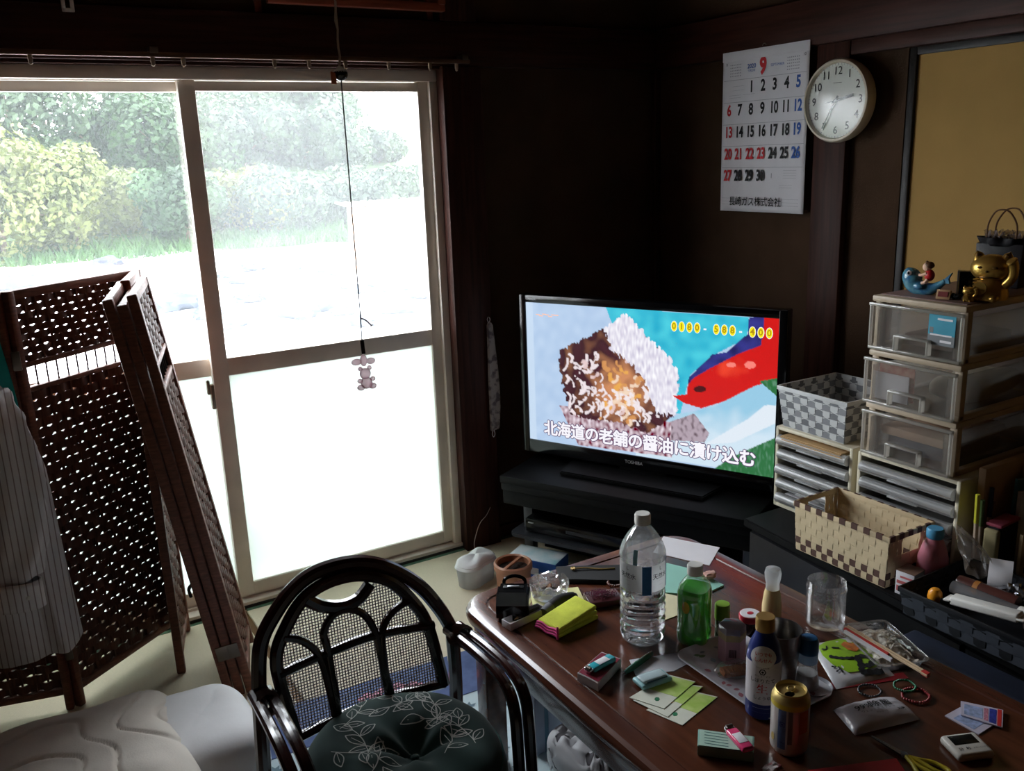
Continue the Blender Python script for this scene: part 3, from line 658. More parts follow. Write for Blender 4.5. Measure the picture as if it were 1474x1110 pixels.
XK = XR-.031
ck = onx(1202, 146, XK-.03); ctop_, cbot_ = onx(1203, 84, XK-.03), onx(1194, 206, XK-.03); RK = (ctop_.z-cbot_.z)/2
clock = thing('wall_clock', 'round white wall clock showing twenty-five to three on the wood post', 'clock', (XK, ck.y-.008, (ctop_.z+cbot_.z)/2))
KM = lambda r, a, off=.034: frame((-off, -r*sin(a), r*cos(a)), (0, -1, 0), (0, 0, 1))
toX = Matrix(((0, 0, -1, 0), (-1, 0, 0, 0), (0, 1, 0, 0), (0, 0, 0, 1)))   # local z -> -x, x -> -y, y -> z
build('clock_case', MB().lathe([(RK*.9, 0), (RK*.97, .004), (RK, .02), (RK*.995, .034), (RK*.96, .043), (RK*.91, .044), (RK*.885, .036), (RK*.88, .03)], 64).xf(toX), M('ivory_plastic', srgb(216, 204, 184), .3, var=.02), clock)
build('clock_face', MB().lathe([(0, .031), (RK*.89, .031)], 64, caps=False).xf(toX), M('clock_face_paper', srgb(226, 228, 220), .5, var=.01), clock)
for n in range(1, 13): build('numeral', txt(MB(), str(n), RK*.27, KM(RK*.70, n*pi/6, .0325), bold=.004), ink, clock, smooth=0)
tk = MB()
for n in range(60):
    a = n*pi/30; m = KM(RK*.86, a, .0323) @ Matrix.Rotation(-a, 4, 'Z'); w_ = .0014 if n % 5 == 0 else .0006
    tk.quad([m @ Vector(p) for p in ((-w_, -.003, 0), (w_, -.003, 0), (w_, .003, 0), (-w_, .003, 0))])
o_ = build('minute_marks', tk, inkg, clock, smooth=0); o_['kind'] = 'stuff'
build('maker_mark', txt(MB(), '━━━', RK*.085, KM(RK*.42, 0, .0325)), ink, clock, smooth=0)
hand = M('hand_dark_green', srgb(52, 66, 62), .4)
for nm_, a, l, w_, k in (('hour_hand', 2.583*pi/6, RK*.52, .0035, .036), ('minute_hand', 35*pi/30, RK*.74, .0026, .0385)):
    m = KM(0, 0, k) @ Matrix.Rotation(-a, 4, 'Z')
    build(nm_, MB().box(-w_, w_, -RK*.13, l, -.0008, .0008, mat=m), hand, clock)
build('second_hand', MB().box(-.0008, .0008, -.03, RK*.5, -.0005, .0005, mat=KM(0, 0, .0405) @ Matrix.Rotation(-2.75*pi/6, 4, 'Z')), hand, clock)
build('hub', MB().lathe([(0, .043), (.005, .042), (.006, .034)], 14, caps=False).xf(toX), hand, clock)
build('cover_glass', MB().lathe([(0, .046), (RK*.5, .0452), (RK*.9, .0425)], 48, caps=False).xf(toX), sheer('clock_cover_glass', (.8, .8, .8), .01, gloss=.03, rough=.14), clock)

# curtain rail, rack, hook
cr = thing('curtain_rail', 'slim brown curtain rail with small runners above the glass doors', 'curtain rail', (0, YW-.072, 1.812))
brn = M('brown_rail_metal', srgb(104, 78, 62), .4, .5)
build('rail', MB().rbox(-.6, 1.55, -.008, .008, -.007, .007, .002), brn, cr)
for x in (-.3, .2, .515, .60, .87, .98, 1.1, 1.25, 1.40, 1.5): build('runner', MB().rbox(x-.006, x+.006, -.004, .004, -.024, -.006, .002).ell((x, 0, -.026), .006, .004, .006, 8, 6), M('runner_plastic', srgb(150, 130, 110), .5), cr)
for x in (-.55, .52, 1.53): build('bracket', MB().rbox(x-.012, x+.012, -.012, .034, .004, .022, .002), hm, cr)
rk_ = thing('wall_rack', 'reddish wooden peg rack above the beam over the window', 'rack', (0, YW, 0))
redw = M('reddish_wood', srgb(146, 76, 56), .45, var=.25, vs=3, st=(1.5, 14, 14))
build('rack_rail', MB().rbox(.86, 1.455, -.10, -.075, 1.965, 1.992, .004), redw, rk_)
for x in (.855, 1.44): build('rack_arm', MB().rbox(x-.012, x+.012, -.11, .0, 1.985, 2.02, .003).rbox(x-.011, x+.011, -.012, 0, 1.86 if x < 1 else 1.95, 2.1, .003), redw, rk_)
build('rack_rail', MB().rbox(.86, 1.455, -.10, -.075, 2.06, 2.085, .004), redw, rk_)
for k in range(9): build('rack_rod', MB().tube([(.93+k*.058, -.088, 1.985), (.93+k*.058, -.088, 2.065)], .006, 6), redw, rk_)
for x in (.855, 1.44): build('rack_post', MB().rbox(x-.01, x+.01, -.1, -.078, 1.985, 2.09, .003), redw, rk_)
hk = ony(97, 6, YW-.045)
hkt = thing('plastic_hook', 'white plastic wall bracket on the beam above the window', 'hook', (hk.x, YW-.042, hk.z))
build('hook_plate', MB().rbox(-.016, -.006, -.008, .0, -.02, .06, .002).rbox(.006, .016, -.008, 0, -.02, .06, .002).rbox(-.016, .016, -.008, 0, -.02, -.01, .002).rbox(-.016, .016, -.009, 0, .012, .02, .002), white_pl, hkt)
# cloth case on the pillar
pc = thing('hanging_cloth_case', 'long slim grey patterned cloth case hung on the wooden pillar', 'cloth case', (1.597, YW-.052, 0))
zt_, zb_ = ony(700, 463, YW-.06).z, ony(700, 622, YW-.06).z
prof = [(-.022, zb_), (.018, zb_+.005), (.025, zb_+.09), (.026, zb_+.17), (.022, zb_+.24), (.014, zb_+.33), (.006, zt_-.01), (-.010, zt_), (-.018, zt_-.01), (-.021, zb_+.2)]
pm_ = MB(); cx_ = 0; 
bm = bmesh.new(); fa = [bm.verts.new((x, -.004, z)) for x, z in prof]; bm.faces.new(fa)
rr = bmesh.ops.extrude_face_region(bm, geom=bm.faces[:]); 
for v in [g for g in rr['geom'] if isinstance(g, bmesh.types.BMVert)]: v.co.y -= .012
bmesh.ops.recalc_face_normals(bm, faces=bm.faces[:]); bmesh.ops.bevel(bm, geom=bm.edges[:], offset=.004, segments=2, affect='EDGES')
build('case_body', MB().addbm(bm), M('grey_printed_cloth', srgb(176, 166, 160), .95, col2=srgb(112, 102, 106), vs=42, lo=.46, hi=.6), pc, smooth=60)
for z0, dz in ((zt_-.006, .022), (zb_+.004, -.03)):
    build('cloth_loop', MB().tube(smoothpath([(-.008, -.008, z0), (-.014, -.008, z0+dz*.6), (-.008, -.008, z0+dz), (-.002, -.008, z0+dz*.6), (-.006, -.008, z0)], 4), .0015, 6), paper, pc)
build('nail', MB().tube([(-.008, .006, zt_+.014), (-.008, -.014, zt_+.016)], .0015, 6), hm, pc)
tw = smoothpath([onz(684, 792, .01), ony(683, 780, 2.86), ony(690, 755, 2.85), ony(700, 742, 2.85), ony(706, 730, 2.86)], 6)
tag(build('dry_twig', MB().tube(tw, [.0022-.0016*i/len(tw) for i in range(len(tw))], 5), M('dry_straw', srgb(190, 170, 160), .8)), 'thin dry twig leaning at the foot of the pillar', 'twig')

# ---------------------------------------------------------------- pull cord with charm and its ceiling lamp
cb = EYE+ray(521, 490)*1.3
lampt = thing('ceiling_lamp', 'round white ceiling lamp that the pull cord hangs from', 'lamp', (cb.x, cb.y, ZC))
build('lamp_shade', MB().lathe([(.05, 0), (.24, -.03), (.26, -.07), (.2, -.115), (0, -.13)], 40, caps=False), white_pl, lampt)
build('lamp_base', MB().lathe([(.09, 0), (.09, -.03), (0, -.03)], 24), black_pl, lampt)
pcd = thing('lamp_pull_cord', 'thin lamp pull cord with dark ball and pink bear charm', 'pull cord', (cb.x, cb.y, 0))
zc0 = cb.z; zball = (EYE+ray(487, 107)*1.3).z+.0
zball = ony(487, 107, cb.y).z; zkn = ony(518, 458, cb.y).z; zend = ony(521, 490, cb.y).z
strm = M('pale_string', srgb(176, 160, 148), .8)
build('upper_cord', MB().tube([(.0008*sin(k*2.2), .0008*cos(k*2.2), ZC-.13+(zball-ZC+.13)*k/60) for k in range(61)], [.0016+.0009*(k % 9 == 0) for k in range(61)], 6), strm, pcd)
build('cord_ball', MB().ell((0, 0, zball), .0095, .0095, .0085, 16, 12), M('black_bead', srgb(30, 28, 30), .15, coat=.8), pcd)
build('cord_cap', MB().lathe([(.003, .010), (.008, .006), (.009, .002)], 14, (0, 0, zball)), white_pl, pcd)
build('orange_tag', MB().prism([(-.004, 0), (.004, 0), (.005, .014), (-.004, .016)], -.0008, .0008, mat=RT(-.012, -.004, zball-.013, .4, pi/2)), M('orange_thread', srgb(226, 128, 92), .8), pcd)
build('lower_cord', MB().tube([(0, 0, zball), (.0006, 0, zkn), (0, 0, zend)], .0010, 6), M('grey_cord', srgb(96, 92, 90), .7), pcd)
build('cord_tail', MB().tube(smoothpath([(0, 0, zkn), (.008, 0, zkn-.004), (.016, -.003, zkn-.013)], 5), [.001]*10+[.0032], 6), strm, pcd)
build('charm_loop', MB().tube([(0, 0, zend), (.001, 0, zend-.02)], .003, 6), cordm, pcd)
chm = sheer('pink_clear_acrylic', (.92, .50, .62), .62, .5, gloss=.15, rough=.05, vs=60)
zb2 = zend-.022
for nm_, pts in (('ribbon_charm', [((0, 0, -.008), .0055, .004, .009), ((-.011, 0, -.009), .008, .004, .005), ((.011, 0, -.010), .007, .004, .005)]),
                 ('bear_charm', [((.001, 0, -.028), .0085, .006, .0085), ((-.006, 0, -.020), .0035, .003, .0035), ((.008, 0, -.020), .0035, .003, .0035), ((.002, 0, -.042), .009, .007, .009), ((-.007, 0, -.048), .006, .005, .0045), ((.011, 0, -.048), .006, .005, .0045), ((-.008, 0, -.038), .004, .004, .0035), ((.012, 0, -.037), .004, .004, .0035)])):
    mb = MB()
    for c, rx, ry, rz in pts: mb.ell((c[0], c[1], zb2+c[2]), rx, ry, rz, 14, 10)
    build(nm_, mb, chm, pcd)

# ---------------------------------------------------------------- television
gloss_black = M('gloss_black', srgb(10, 10, 12), .15, var=0, coat=.1)
satin_black = M('satin_black', srgb(11, 11, 12), .55, spec=.15, var=.2, vs=30)
TA = -1.1154; TW, TH = .93, .523
tv = thing('television', 'flat black television showing a noodle dish, standing on the black stand', 'television', (1.889, 2.348, .372), TA)
zs = .451-.372
build('bezel', MB().rbox(-TW/2-.028, -TW/2, -.006, .045, zs-.05, zs+TH+.028, .004).rbox(TW/2, TW/2+.028, -.006, .045, zs-.05, zs+TH+.028, .004).rbox(-TW/2-.002, TW/2+.002, -.0055, .045, zs+TH, zs+TH+.0275, .004).rbox(-TW/2-.002, TW/2+.002, -.0055, .045, zs-.0495, zs, .004), gloss_black, tv)
build('back_shell', MB().rbox(-TW/2-.02, TW/2+.02, .02, .06, zs-.04, zs+TH+.02, .006).rbox(-.3, .3, .06, .09, zs+.02, zs+TH*.7, .01), satin_black, tv)
build('neck', MB().rbox(-.09, .09, .0, .05, .01, zs-.04, .004), satin_black, tv)
build('foot', MB().prism([(-.27, -.115), (.27, -.115), (.31, .12), (-.31, .12)], 0, .017, bev=.004), satin_black, tv)
lg = txt(MB(), 'TOSHIBA', .017, frame((-.03, -.0066, zs-.026), (1, 0, 0), (0, 0, 1)), bold=.01); build('logo', lg, M('silver_print', srgb(190, 190, 194), .4, .4), tv, smooth=0)
build('series_mark', txt(MB(), 'REGZA', .011, frame((-TW/2+.012, -.0066, zs+TH+.013), (1, 0, 0), (0, 0, 1)), align='LEFT'), MATS['silver_print'], tv, smooth=0)
# screen picture: point colours on a fine grid
CT = [(177, 108), (1307, 187), (1270, 888), (188, 705)]
def inpoly(x, y, P):
    r = False; j = len(P)-1
    for i in range(len(P)):
        a, b = P[i], P[j]
        if (a[1] > y) != (b[1] > y) and x < (b[0]-a[0])*(y-a[1])/(b[1]-a[1])+a[0]: r = not r
        j = i
    return r
P_teal = [(575, 135), (1190, 180), (1180, 270), (1040, 345), (945, 430), (900, 600), (760, 600), (640, 300)]
P_pile = [(345, 320), (430, 285), (540, 235), (585, 215), (660, 162), (700, 190), (780, 280), (860, 350), (897, 425), (890, 520), (882, 605), (830, 640), (760, 690), (620, 640), (480, 625), (395, 600), (370, 520), (345, 400)]
P_ridge = [(560, 220), (660, 158), (705, 190), (790, 290), (865, 350), (898, 425), (888, 610), (800, 600), (740, 450), (690, 380), (600, 320)]
P_glove = [(870, 522), (930, 515), (935, 470), (965, 440), (1030, 400), (1150, 335), (1235, 300), (1250, 180), (1310, 180), (1300, 440), (1200, 480), (1085, 545), (990, 577), (920, 555)]
P_slv = [(935, 470), (940, 440), (1040, 340), (1100, 330), (1185, 250), (1190, 180), (1260, 180), (1235, 300), (1150, 335), (1030, 400)]
P_plate = [(900, 600), (960, 590), (1060, 560), (1230, 460), (1290, 510), (1285, 720), (1060, 845), (700, 790), (700, 720), (800, 660)]
P_green = [(1290, 700), (1275, 895), (1040, 850), (1100, 800)]
P_greenT = [(1225, 455), (1300, 440), (1290, 520)]
S3 = lambda r, g, b: Vector(srgb(r, g, b))
_rs = random.Random(21); STK = []
for _k in range(46):
    _x, _y = _rs.uniform(380, 560), _rs.uniform(330, 600); _a = _rs.uniform(.3, 2.6); _l = _rs.uniform(26, 52); STK.append((_x, _y, _x+_l*cos(_a), _y+_l*sin(_a), _rs.uniform(4, 9), (238, 226, 230)))
for _k in range(40):
    _x, _y = _rs.gauss(650, 60), _rs.gauss(500, 80); _a = _rs.uniform(0, 6.3); _l = _rs.uniform(14, 34); STK.append((_x, _y, _x+_l*cos(_a), _y+_l*sin(_a), _rs.uniform(7, 15), _rs.choice([(232, 170, 84), (240, 214, 190), (214, 150, 90), (226, 200, 200)])))
for _k in range(30):
    _x, _y = _rs.uniform(520, 800), _rs.uniform(480, 660); _a = _rs.uniform(.4, 2.4); _l = _rs.uniform(24, 46); STK.append((_x, _y, _x+_l*cos(_a), _y+_l*sin(_a), _rs.uniform(4, 9), (240, 230, 234)))
def tvcol(x, y):
    n1 = noise.noise((x/46, y/46, 0)); n2 = noise.noise((x/15, y/22, 4)); n3 = noise.noise((x/9, y/30, 9))
    c = S3(168, 194, 226).lerp(S3(190, 212, 238), .5+.5*n1)
    if x < 212+ (y-100)*.02: c = S3(196, 216, 238)
    if x > 560 and inpoly(x, y, P_teal): c = S3(46, 178, 208).lerp(S3(70, 200, 220), .5+n1)
    if inpoly(x, y, P_plate): c = S3(150, 200, 226).lerp(S3(206, 226, 240), max(0, min(1, .5+(y-640)/150+.4*n1)))
    if 900 < x and y > 560 and inpoly(x, y, [(1000, 740), (1180, 620), (1290, 520), (1285, 640), (1120, 730)]): c = S3(222, 232, 242)
    if inpoly(x, y, [(850, 640), (960, 600), (1020, 690), (1000, 730), (820, 720)]): c = S3(176, 160, 172).lerp(S3(90, 70, 80), max(0, n2*1.5))
    if inpoly(x, y, [(340, 560), (620, 600), (860, 640), (860, 800), (430, 740)]): c = S3(120, 60, 78).lerp(S3(228, 214, 224), .5+n2)
    if inpoly(x+14*n2, y+14*n3, P_pile):
        c = S3(72, 34, 44).lerp(S3(50, 22, 30), .5+n1)
        o = max(0, 1-math.hypot((x-640)/190, (y-500)/190)); 
        c = c.lerp(S3(206, 140, 96), max(0, min(1, o*1.3+n1*.6)))
        for (sx_, sy_, ex_, ey_, wd_, cc_) in STK:
            if abs(x-sx_) < 70 and abs(y-sy_) < 70:
                dx_, dy_ = ex_-sx_, ey_-sy_; t_ = max(0, min(1, ((x-sx_)*dx_+(y-sy_)*dy_)/(dx_*dx_+dy_*dy_)))
                bx_ = sx_+dx_*t_ + 9*sin(t_*3.1)*(1 if cc_[2] > 150 else -1); q = math.hypot(x-bx_, y-sy_-dy_*t_)
                if q < wd_: c = S3(*cc_).lerp(c, .25*(q/wd_)**2)
        if inpoly(x+20*n2, y+20*n3, P_ridge): c = S3(214, 210, 226).lerp(S3(240, 238, 246), .5+n3*1.5)
    if x > 925 and inpoly(x, y, P_slv): c = S3(54, 56, 140).lerp(S3(34, 32, 96), .5+n1)
    if inpoly(x, y, P_glove):
        k = math.hypot((x-1110)/60, (y-400)/40); c = S3(206, 22, 20).lerp(S3(232, 64, 40), max(0, min(1, 1.2-k+n1)))
        if math.hypot((x-1190)/22, (y-385)/16) < 1 or math.hypot((x-1115)/20, (y-385)/10) < 1: c = S3(246, 130, 120)
        if math.hypot((x-985)/26, (y-492)/14) < 1: c = S3(70, 12, 18)
    if x > 1030 and (inpoly(x, y, P_green) or inpoly(x, y, P_greenT)): c = S3(44, 110, 62).lerp(S3(90, 140, 110), max(0, min(1, n3*2)))
    return c
NU, NV = 300, 170
def bil(u, v):
    a = (CT[0][0]*(1-u)+CT[1][0]*u, CT[0][1]*(1-u)+CT[1][1]*u); b = (CT[3][0]*(1-u)+CT[2][0]*u, CT[3][1]*(1-u)+CT[2][1]*u)
    return a[0]*(1-v)+b[0]*v, a[1]*(1-v)+b[1]*v
scm = MB().surf(lambda u, v: ((u-.5)*TW, .0, zs+TH*(1-v)), NU, NV)
scr = build('screen', scm, emit('screen_light', (1, 1, 1), 1), tv, smooth=0)
ca = scr.data.color_attributes.new('picture', 'FLOAT_COLOR', 'POINT'); buf = []
for i in range(NU):
    for j in range(NV): buf += [*tvcol(*bil(i/(NU-1), j/(NV-1))), 1]
ca.data.foreach_set('color', buf)
m = bpy.data.materials.new('lit_screen'); m.use_nodes = True; nt = m.node_tree; b = nt.nodes['Principled BSDF']
at = nt.nodes.new('ShaderNodeAttribute'); at.attribute_name = 'picture'; nt.links.new(at.outputs['Color'], b.inputs['Emission Color'])
b.inputs['Emission Strength'].default_value = .42; b.inputs['Base Color'].default_value = (.01, .01, .01, 1); b.inputs['Roughness'].default_value = .25
scr.data.materials[0] = m
ew = emit('caption_white', (.92, .90, .96), .42); ed = emit('caption_edge', srgb(96, 70, 110), .4); ey_ = emit('digits_yellow', srgb(232, 220, 30), .48)
SF = lambda u, v, off: frame(((u-.5)*TW, -off, zs+TH*(1-v)), (1, 0, 0), (0, 0, 1))
cap = '北海道の老舗の醤油に漬け込む'; c1, c2 = MB(), MB()
for i, c in enumerate(cap):
    txt(c1, c, .060, SF(.10+i*.062, .905, .0016), bold=.055); txt(c2, c, .060, SF(.10+i*.062, .905, .0010), bold=.14)
build('caption', c1, ew, scr, smooth=0); build('caption_outline', c2, ed, scr, smooth=0)
g1, g2, g3 = MB(), MB(), MB()
for i, c in enumerate('0180-588-400'):
    u = .625+i*.0290+(.012 if i > 4 else 0)+(.012 if i > 8 else 0)
    if c == '-': txt(g3, '-', .03, SF(u, .092, .0016), bold=.04); continue
    g2.add([SF(u, .092, .0008) @ Vector((.0115*cos(t*.524), .0185*sin(t*.524), 0)) for t in range(12)], [tuple(range(12))])
    g1.add([SF(u, .092, .0012) @ Vector((.0098*cos(t*.524), .0168*sin(t*.524), 0)) for t in range(12)], [tuple(range(12))])
dg = MB()
for i, c in enumerate('0180-588-400'):
    if c != '-': txt(dg, c, .028, SF(.625+i*.0290+(.012 if i > 4 else 0)+(.012 if i > 8 else 0), .092, .0018), bold=.02)
build('digit_halo', g2, ew, scr, smooth=0); build('digit_disc', g1, ey_, scr, smooth=0); build('digit_dash', g3, ew, scr, smooth=0); build('digit_print', dg, emit('digit_ink', srgb(150, 120, 20), .6), scr, smooth=0)
for k in scr.children: 
    if k.name.startswith('digit'): k['kind'] = 'stuff'
lgm = MB()
for i in range(7): 
    txt(lgm, '━', .016, SF(.055+i*.014, .085+.008*sin(i*2), .001), bold=.03)
build('programme_mark', lgm, emit('programme_orange', srgb(226, 170, 140), .6), scr, smooth=0)

# ---------------------------------------------------------------- TV stand
SA = math.atan2(-.888, .46)
ts = thing('tv_stand', 'long black television stand with open shelf below the drawer box', 'tv stand', (1.49, 2.67, 0), SA)
dust = M('dusty_black', srgb(12, 12, 13), .55, spec=.15, var=.5, vs=7)
SL, SD = .93, .36
build('stand_top', MB().rbox(0, SL, 0, SD, .345, .372, .004), dust, ts)
build('drawer_box', MB().rbox(.004, SL-.004, .012, SD, .262, .346, .003), satin_black, ts)
build('front_lip', MB().rbox(.003, SL-.003, .002, .014, .318, .346, .004), dust, ts)
for x in (.025, SL-.065):
    build('leg', MB().rbox(x, x+.04, .115, .15, 0, .264, .003), M('grey_metal_leg', srgb(86, 86, 92), .35, .6), ts)
    build('leg', MB().rbox(x, x+.04, SD-.06, SD-.02, 0, .264, .003), MATS['grey_metal_leg'], ts)
build('shelf', MB().prism(rrect(.0, SL-.0, .045, SD-.02, .03), .118, .134, bev=.003), M('grey_shelf', srgb(58, 60, 66), .3, var=.1), ts)
build('lower_shelf', MB().rbox(.07, SL-.07, .19, SD-.02, .03, .05, .002), satin_black, ts)
rec = thing('video_recorder', 'flat black video recorder on the shelf under the television', 'recorder', (1.49, 2.67, .1345), SA)
build('recorder_body', MB().rbox(.06, .49, .08, .33, .004, .058, .003), satin_black, rec)
build('front_panel', MB().rbox(.06, .49, .072, .082, .006, .056, .002), gloss_black, rec)
build('disc_tray', MB().rbox(.23, .38, .0695, .073, .028, .040, .001), M('dark_grey_plastic', srgb(60, 60, 64), .4), rec)
build('button', MB().rbox(.072, .095, .0695, .073, .04, .045, .001), M('silver_button', srgb(190, 190, 195), .3, .8), rec)
for x in (.08, .46): build('foot', MB().lathe([(.012, 0), (.012, .005)], 12, (x, .11, 0)).lathe([(.012, 0), (.012, .005)], 12, (x, .30, 0)), black_pl, rec)

# small things on the floor by the pillar
bx = thing('tissue_box', 'blue and white cardboard box on the floor beside the stand leg', 'box', (1.572, 2.555, .0015), SA+.06)
build('carton', MB().rbox(-.098, .098, -.055, .055, 0, .082, .003), M('blue_carton', srgb(44, 88, 160), .5, var=.15, vs=6), bx)
build('carton_top', MB().rbox(-.096, .096, -.053, .053, .0815, .0828, .0004), M('pale_blue_print', srgb(226, 236, 242), .5, col2=srgb(98, 190, 206), vs=5, lo=.45, hi=.62), bx)
build('label_panel', MB().box(-.01, .03, -.0562, -.055, .03, .055), paper, bx)
build('printed_lines', MB().box(.035, .085, -.0562, -.055, .03, .034).box(.035, .085, -.0562, -.055, .040, .043), inkg, bx)
tb = thing('moisture_tub', 'translucent white tub with swollen paper lid on the mat by the pillar', 'tub', tuple(onz(686, 836, .0015)), .4)
pn = lambda k: [(.086*math.copysign(abs(cos(t*.1309))**.8, cos(t*.1309))*k, .056*(1-.16*math.exp(-(cos(t*.1309)/.3)**2))*math.copysign(abs(sin(t*.1309))**.8, sin(t*.1309))*k) for t in range(48)]
tubw = sheer('milky_plastic', (.86, .86, .88), .78, .7, vs=20)
for z0, z1, k0, k1, nm_, mm in ((.0, .085, .86, .96, 'tub_wall', tubw),):
    vs = [(x, y, z0) for x, y in pn(k0)]+[(x, y, z1) for x, y in pn(k1)]
    build(nm_, MB().add(vs, [(i, (i+1) % 48, 48+(i+1) % 48, 48+i) for i in range(48)]+[tuple(range(48))[::-1]]), mm, tb)
build('inner_tray', MB().prism(pn(.86), .028, .034), paper, tb)
def lidf(u, v):
    a = u*2*pi; q = pn(1.02)[int(u*48) % 48]; return (q[0]*v, q[1]*v, .085+.022*(1-v**4)+.006*sin(a*3)*v*(1-v)*4 - (.012 if v >= .999 else 0))
build('tub_lid', MB().surf(lidf, 48, 9, cu=True), M('white_membrane', srgb(240, 240, 242), .8), tb, smooth=60)
bt = thing('brown_pot', 'coppery brown round pot with divided open lid behind the table corner', 'pot', tuple(onz(740, 852, .0015)), .5)
cop = M('coppery_brown', srgb(178, 122, 96), .35, var=.12, vs=9, coat=.3)
build('pot_wall', MB().lathe([(.052, 0), (.058, .01), (.062, .09), (.068, .094), (.068, .112), (.062, .117), (.056, .113), (.054, .02), (0, .018)], 36), cop, bt)
build('lid_bar', MB().rbox(-.058, .058, -.006, .006, .108, .1145, .002), cop, bt)
build('pot_filling', MB().surf(lambda u, v: (.054*v*cos(u*2*pi), .054*v*sin(u*2*pi), .092+.008*noise.noise((cos(u*6.28)*v*6, sin(u*6.28)*v*6, 0))), 24, 8, cu=True), M('dark_grains', srgb(52, 38, 34), .9, var=.5, vs=120, bump=.6, bs=150), bt)

# ---------------------------------------------------------------- low black cabinet along the right wall
cab = thing('low_cabinet', 'low black cabinet along the wall carrying the plastic drawer units', 'cabinet', (0, 0, 0))
XB = XR-.034
fx = lambda y: 1.85-(1.815-y)*.105
build('cabinet_top', MB().prism([(fx(1.815), 1.815), (fx(.3), .3), (XB, .3), (XB, 1.815)], .385, .41, bev=.003), dust, cab)
build('carcass', MB().prism([(fx(1.80)+.02, 1.80), (fx(.31)+.02, .31), (XB, .31), (XB, 1.80)], .02, .386), satin_black, cab)
for k in range(4):
    y1 = 1.79-k*.37; y0 = y1-.355
    d = build('cabinet_door', MB().prism([(fx(y1)+.004, y1), (fx(y0)+.004, y0), (fx(y0)+.021, y0), (fx(y1)+.021, y1)], .04, .375), dust if k else M('greyish_glass_panel', srgb(40, 40, 43), .3, var=.3, vs=5), cab)
    build('knob', MB().lathe([(.006, 0), (.008, .01), (0, .014)], 12).xf(RT(fx(y0+.04)+.004, y0+.04, .22, 0, 0, -pi/2)), hm, d)
for y in (1.76, .36):
    for x in (fx(y)+.06, XB-.05): build('foot', MB().rbox(x-.02, x+.02, y-.02, y+.02, 0, .022, .002), black_pl, cab)

ivory = M('ivory_plastic_yellowed', srgb(224, 216, 192), .4, var=.07, vs=5)
ivory2 = M('beige_plastic', srgb(190, 172, 148), .45, var=.08, vs=5)
clearp = sheer('milky_clear_plastic', (.86, .83, .78), .20, .14, vs=9, gloss=.07)
greyp = sheer('smoky_drawer_plastic', (.80, .81, .82), .84, .76, vs=9, gloss=.05, rough=.25)
def letter_case(y0, y1, x0, n, label, dx=.33):
    z0, z1 = .4105, .668; h = z1-z0; w = y1-y0; t = .012
    o = thing('drawer_case', label, 'drawer unit', (x0, (y0+y1)/2, z0), 0, 'small letter drawer cases on the cabinet')
    hw = w/2
    build('case_shell', MB().rbox(0, dx, -hw, -hw+t, 0, h, .004).rbox(0, dx, hw-t, hw, 0, h, .004).rbox(.001, dx, -hw+.006, hw-.006, h-t, h, .004).rbox(.001, dx, -hw+.006, hw-.006, 0, t, .003).box(dx-.006, dx, -hw+.01, hw-.01, .01, h-.01), ivory, o)
    dh = (h-2*t)/n
    for k in range(n):
        z = t+k*dh; e = random.uniform(0, .012); yw = hw-t-.003
        d = build('drawer', MB().box(.01-e, dx-.02, -yw, yw, z+.003, z+.006).box(.01-e, dx-.02, -yw, -yw+.003, z+.003, z+dh*.75).box(.01-e, dx-.02, yw-.003, yw, z+.003, z+dh*.75), clearp, o)
        build('drawer_front', MB().tube([(.006-e, -yw, z+dh*.40), (.006-e, yw, z+dh*.40)], dh*.34, 12), greyp, d)
        build('finger_grip', MB().rbox(-.012-e, .004-e, -.045, .045, z+dh*.10, z+dh*.22, .002), greyp, d)
        build('drawer_stop', MB().rbox(.008-e, .014-e, -yw+.002, -yw+.012, z+dh*.1, z+dh*.7, .001), ivory, d)
    return o
c1o = letter_case(1.559, 1.842, 2.0, 5, 'yellowed five-drawer letter case under the grey woven basket')
c2o = letter_case(1.237, 1.543, 2.0, 5, 'yellowed letter case with smoky drawers under the tall clear chest', .38)
# papers in the drawers
rg = random.Random(2)
for (ya, yb, z, x0, lab) in ((1.58, 1.82, .632, 1.99, 'brown edged envelope sticking out of the top letter drawer'), (1.58, 1.82, .44, 2.02, 'white papers in the lowest letter drawer'), (1.26, 1.52, .50, 2.02, 'stack of white sheets in a smoky letter drawer')):
    t = MB()
    for k in range(5): a, b = rg.uniform(-.006, .006), rg.uniform(-.008, .008); t.box(x0+b, x0+.22+b, ya+.01+a, yb-.01+a, z+.003*k, z+.003*k+.002)
    tag(build('paper_stack', t, paper if z < .6 else M('kraft_paper', srgb(196, 164, 120), .8)), lab, 'papers')

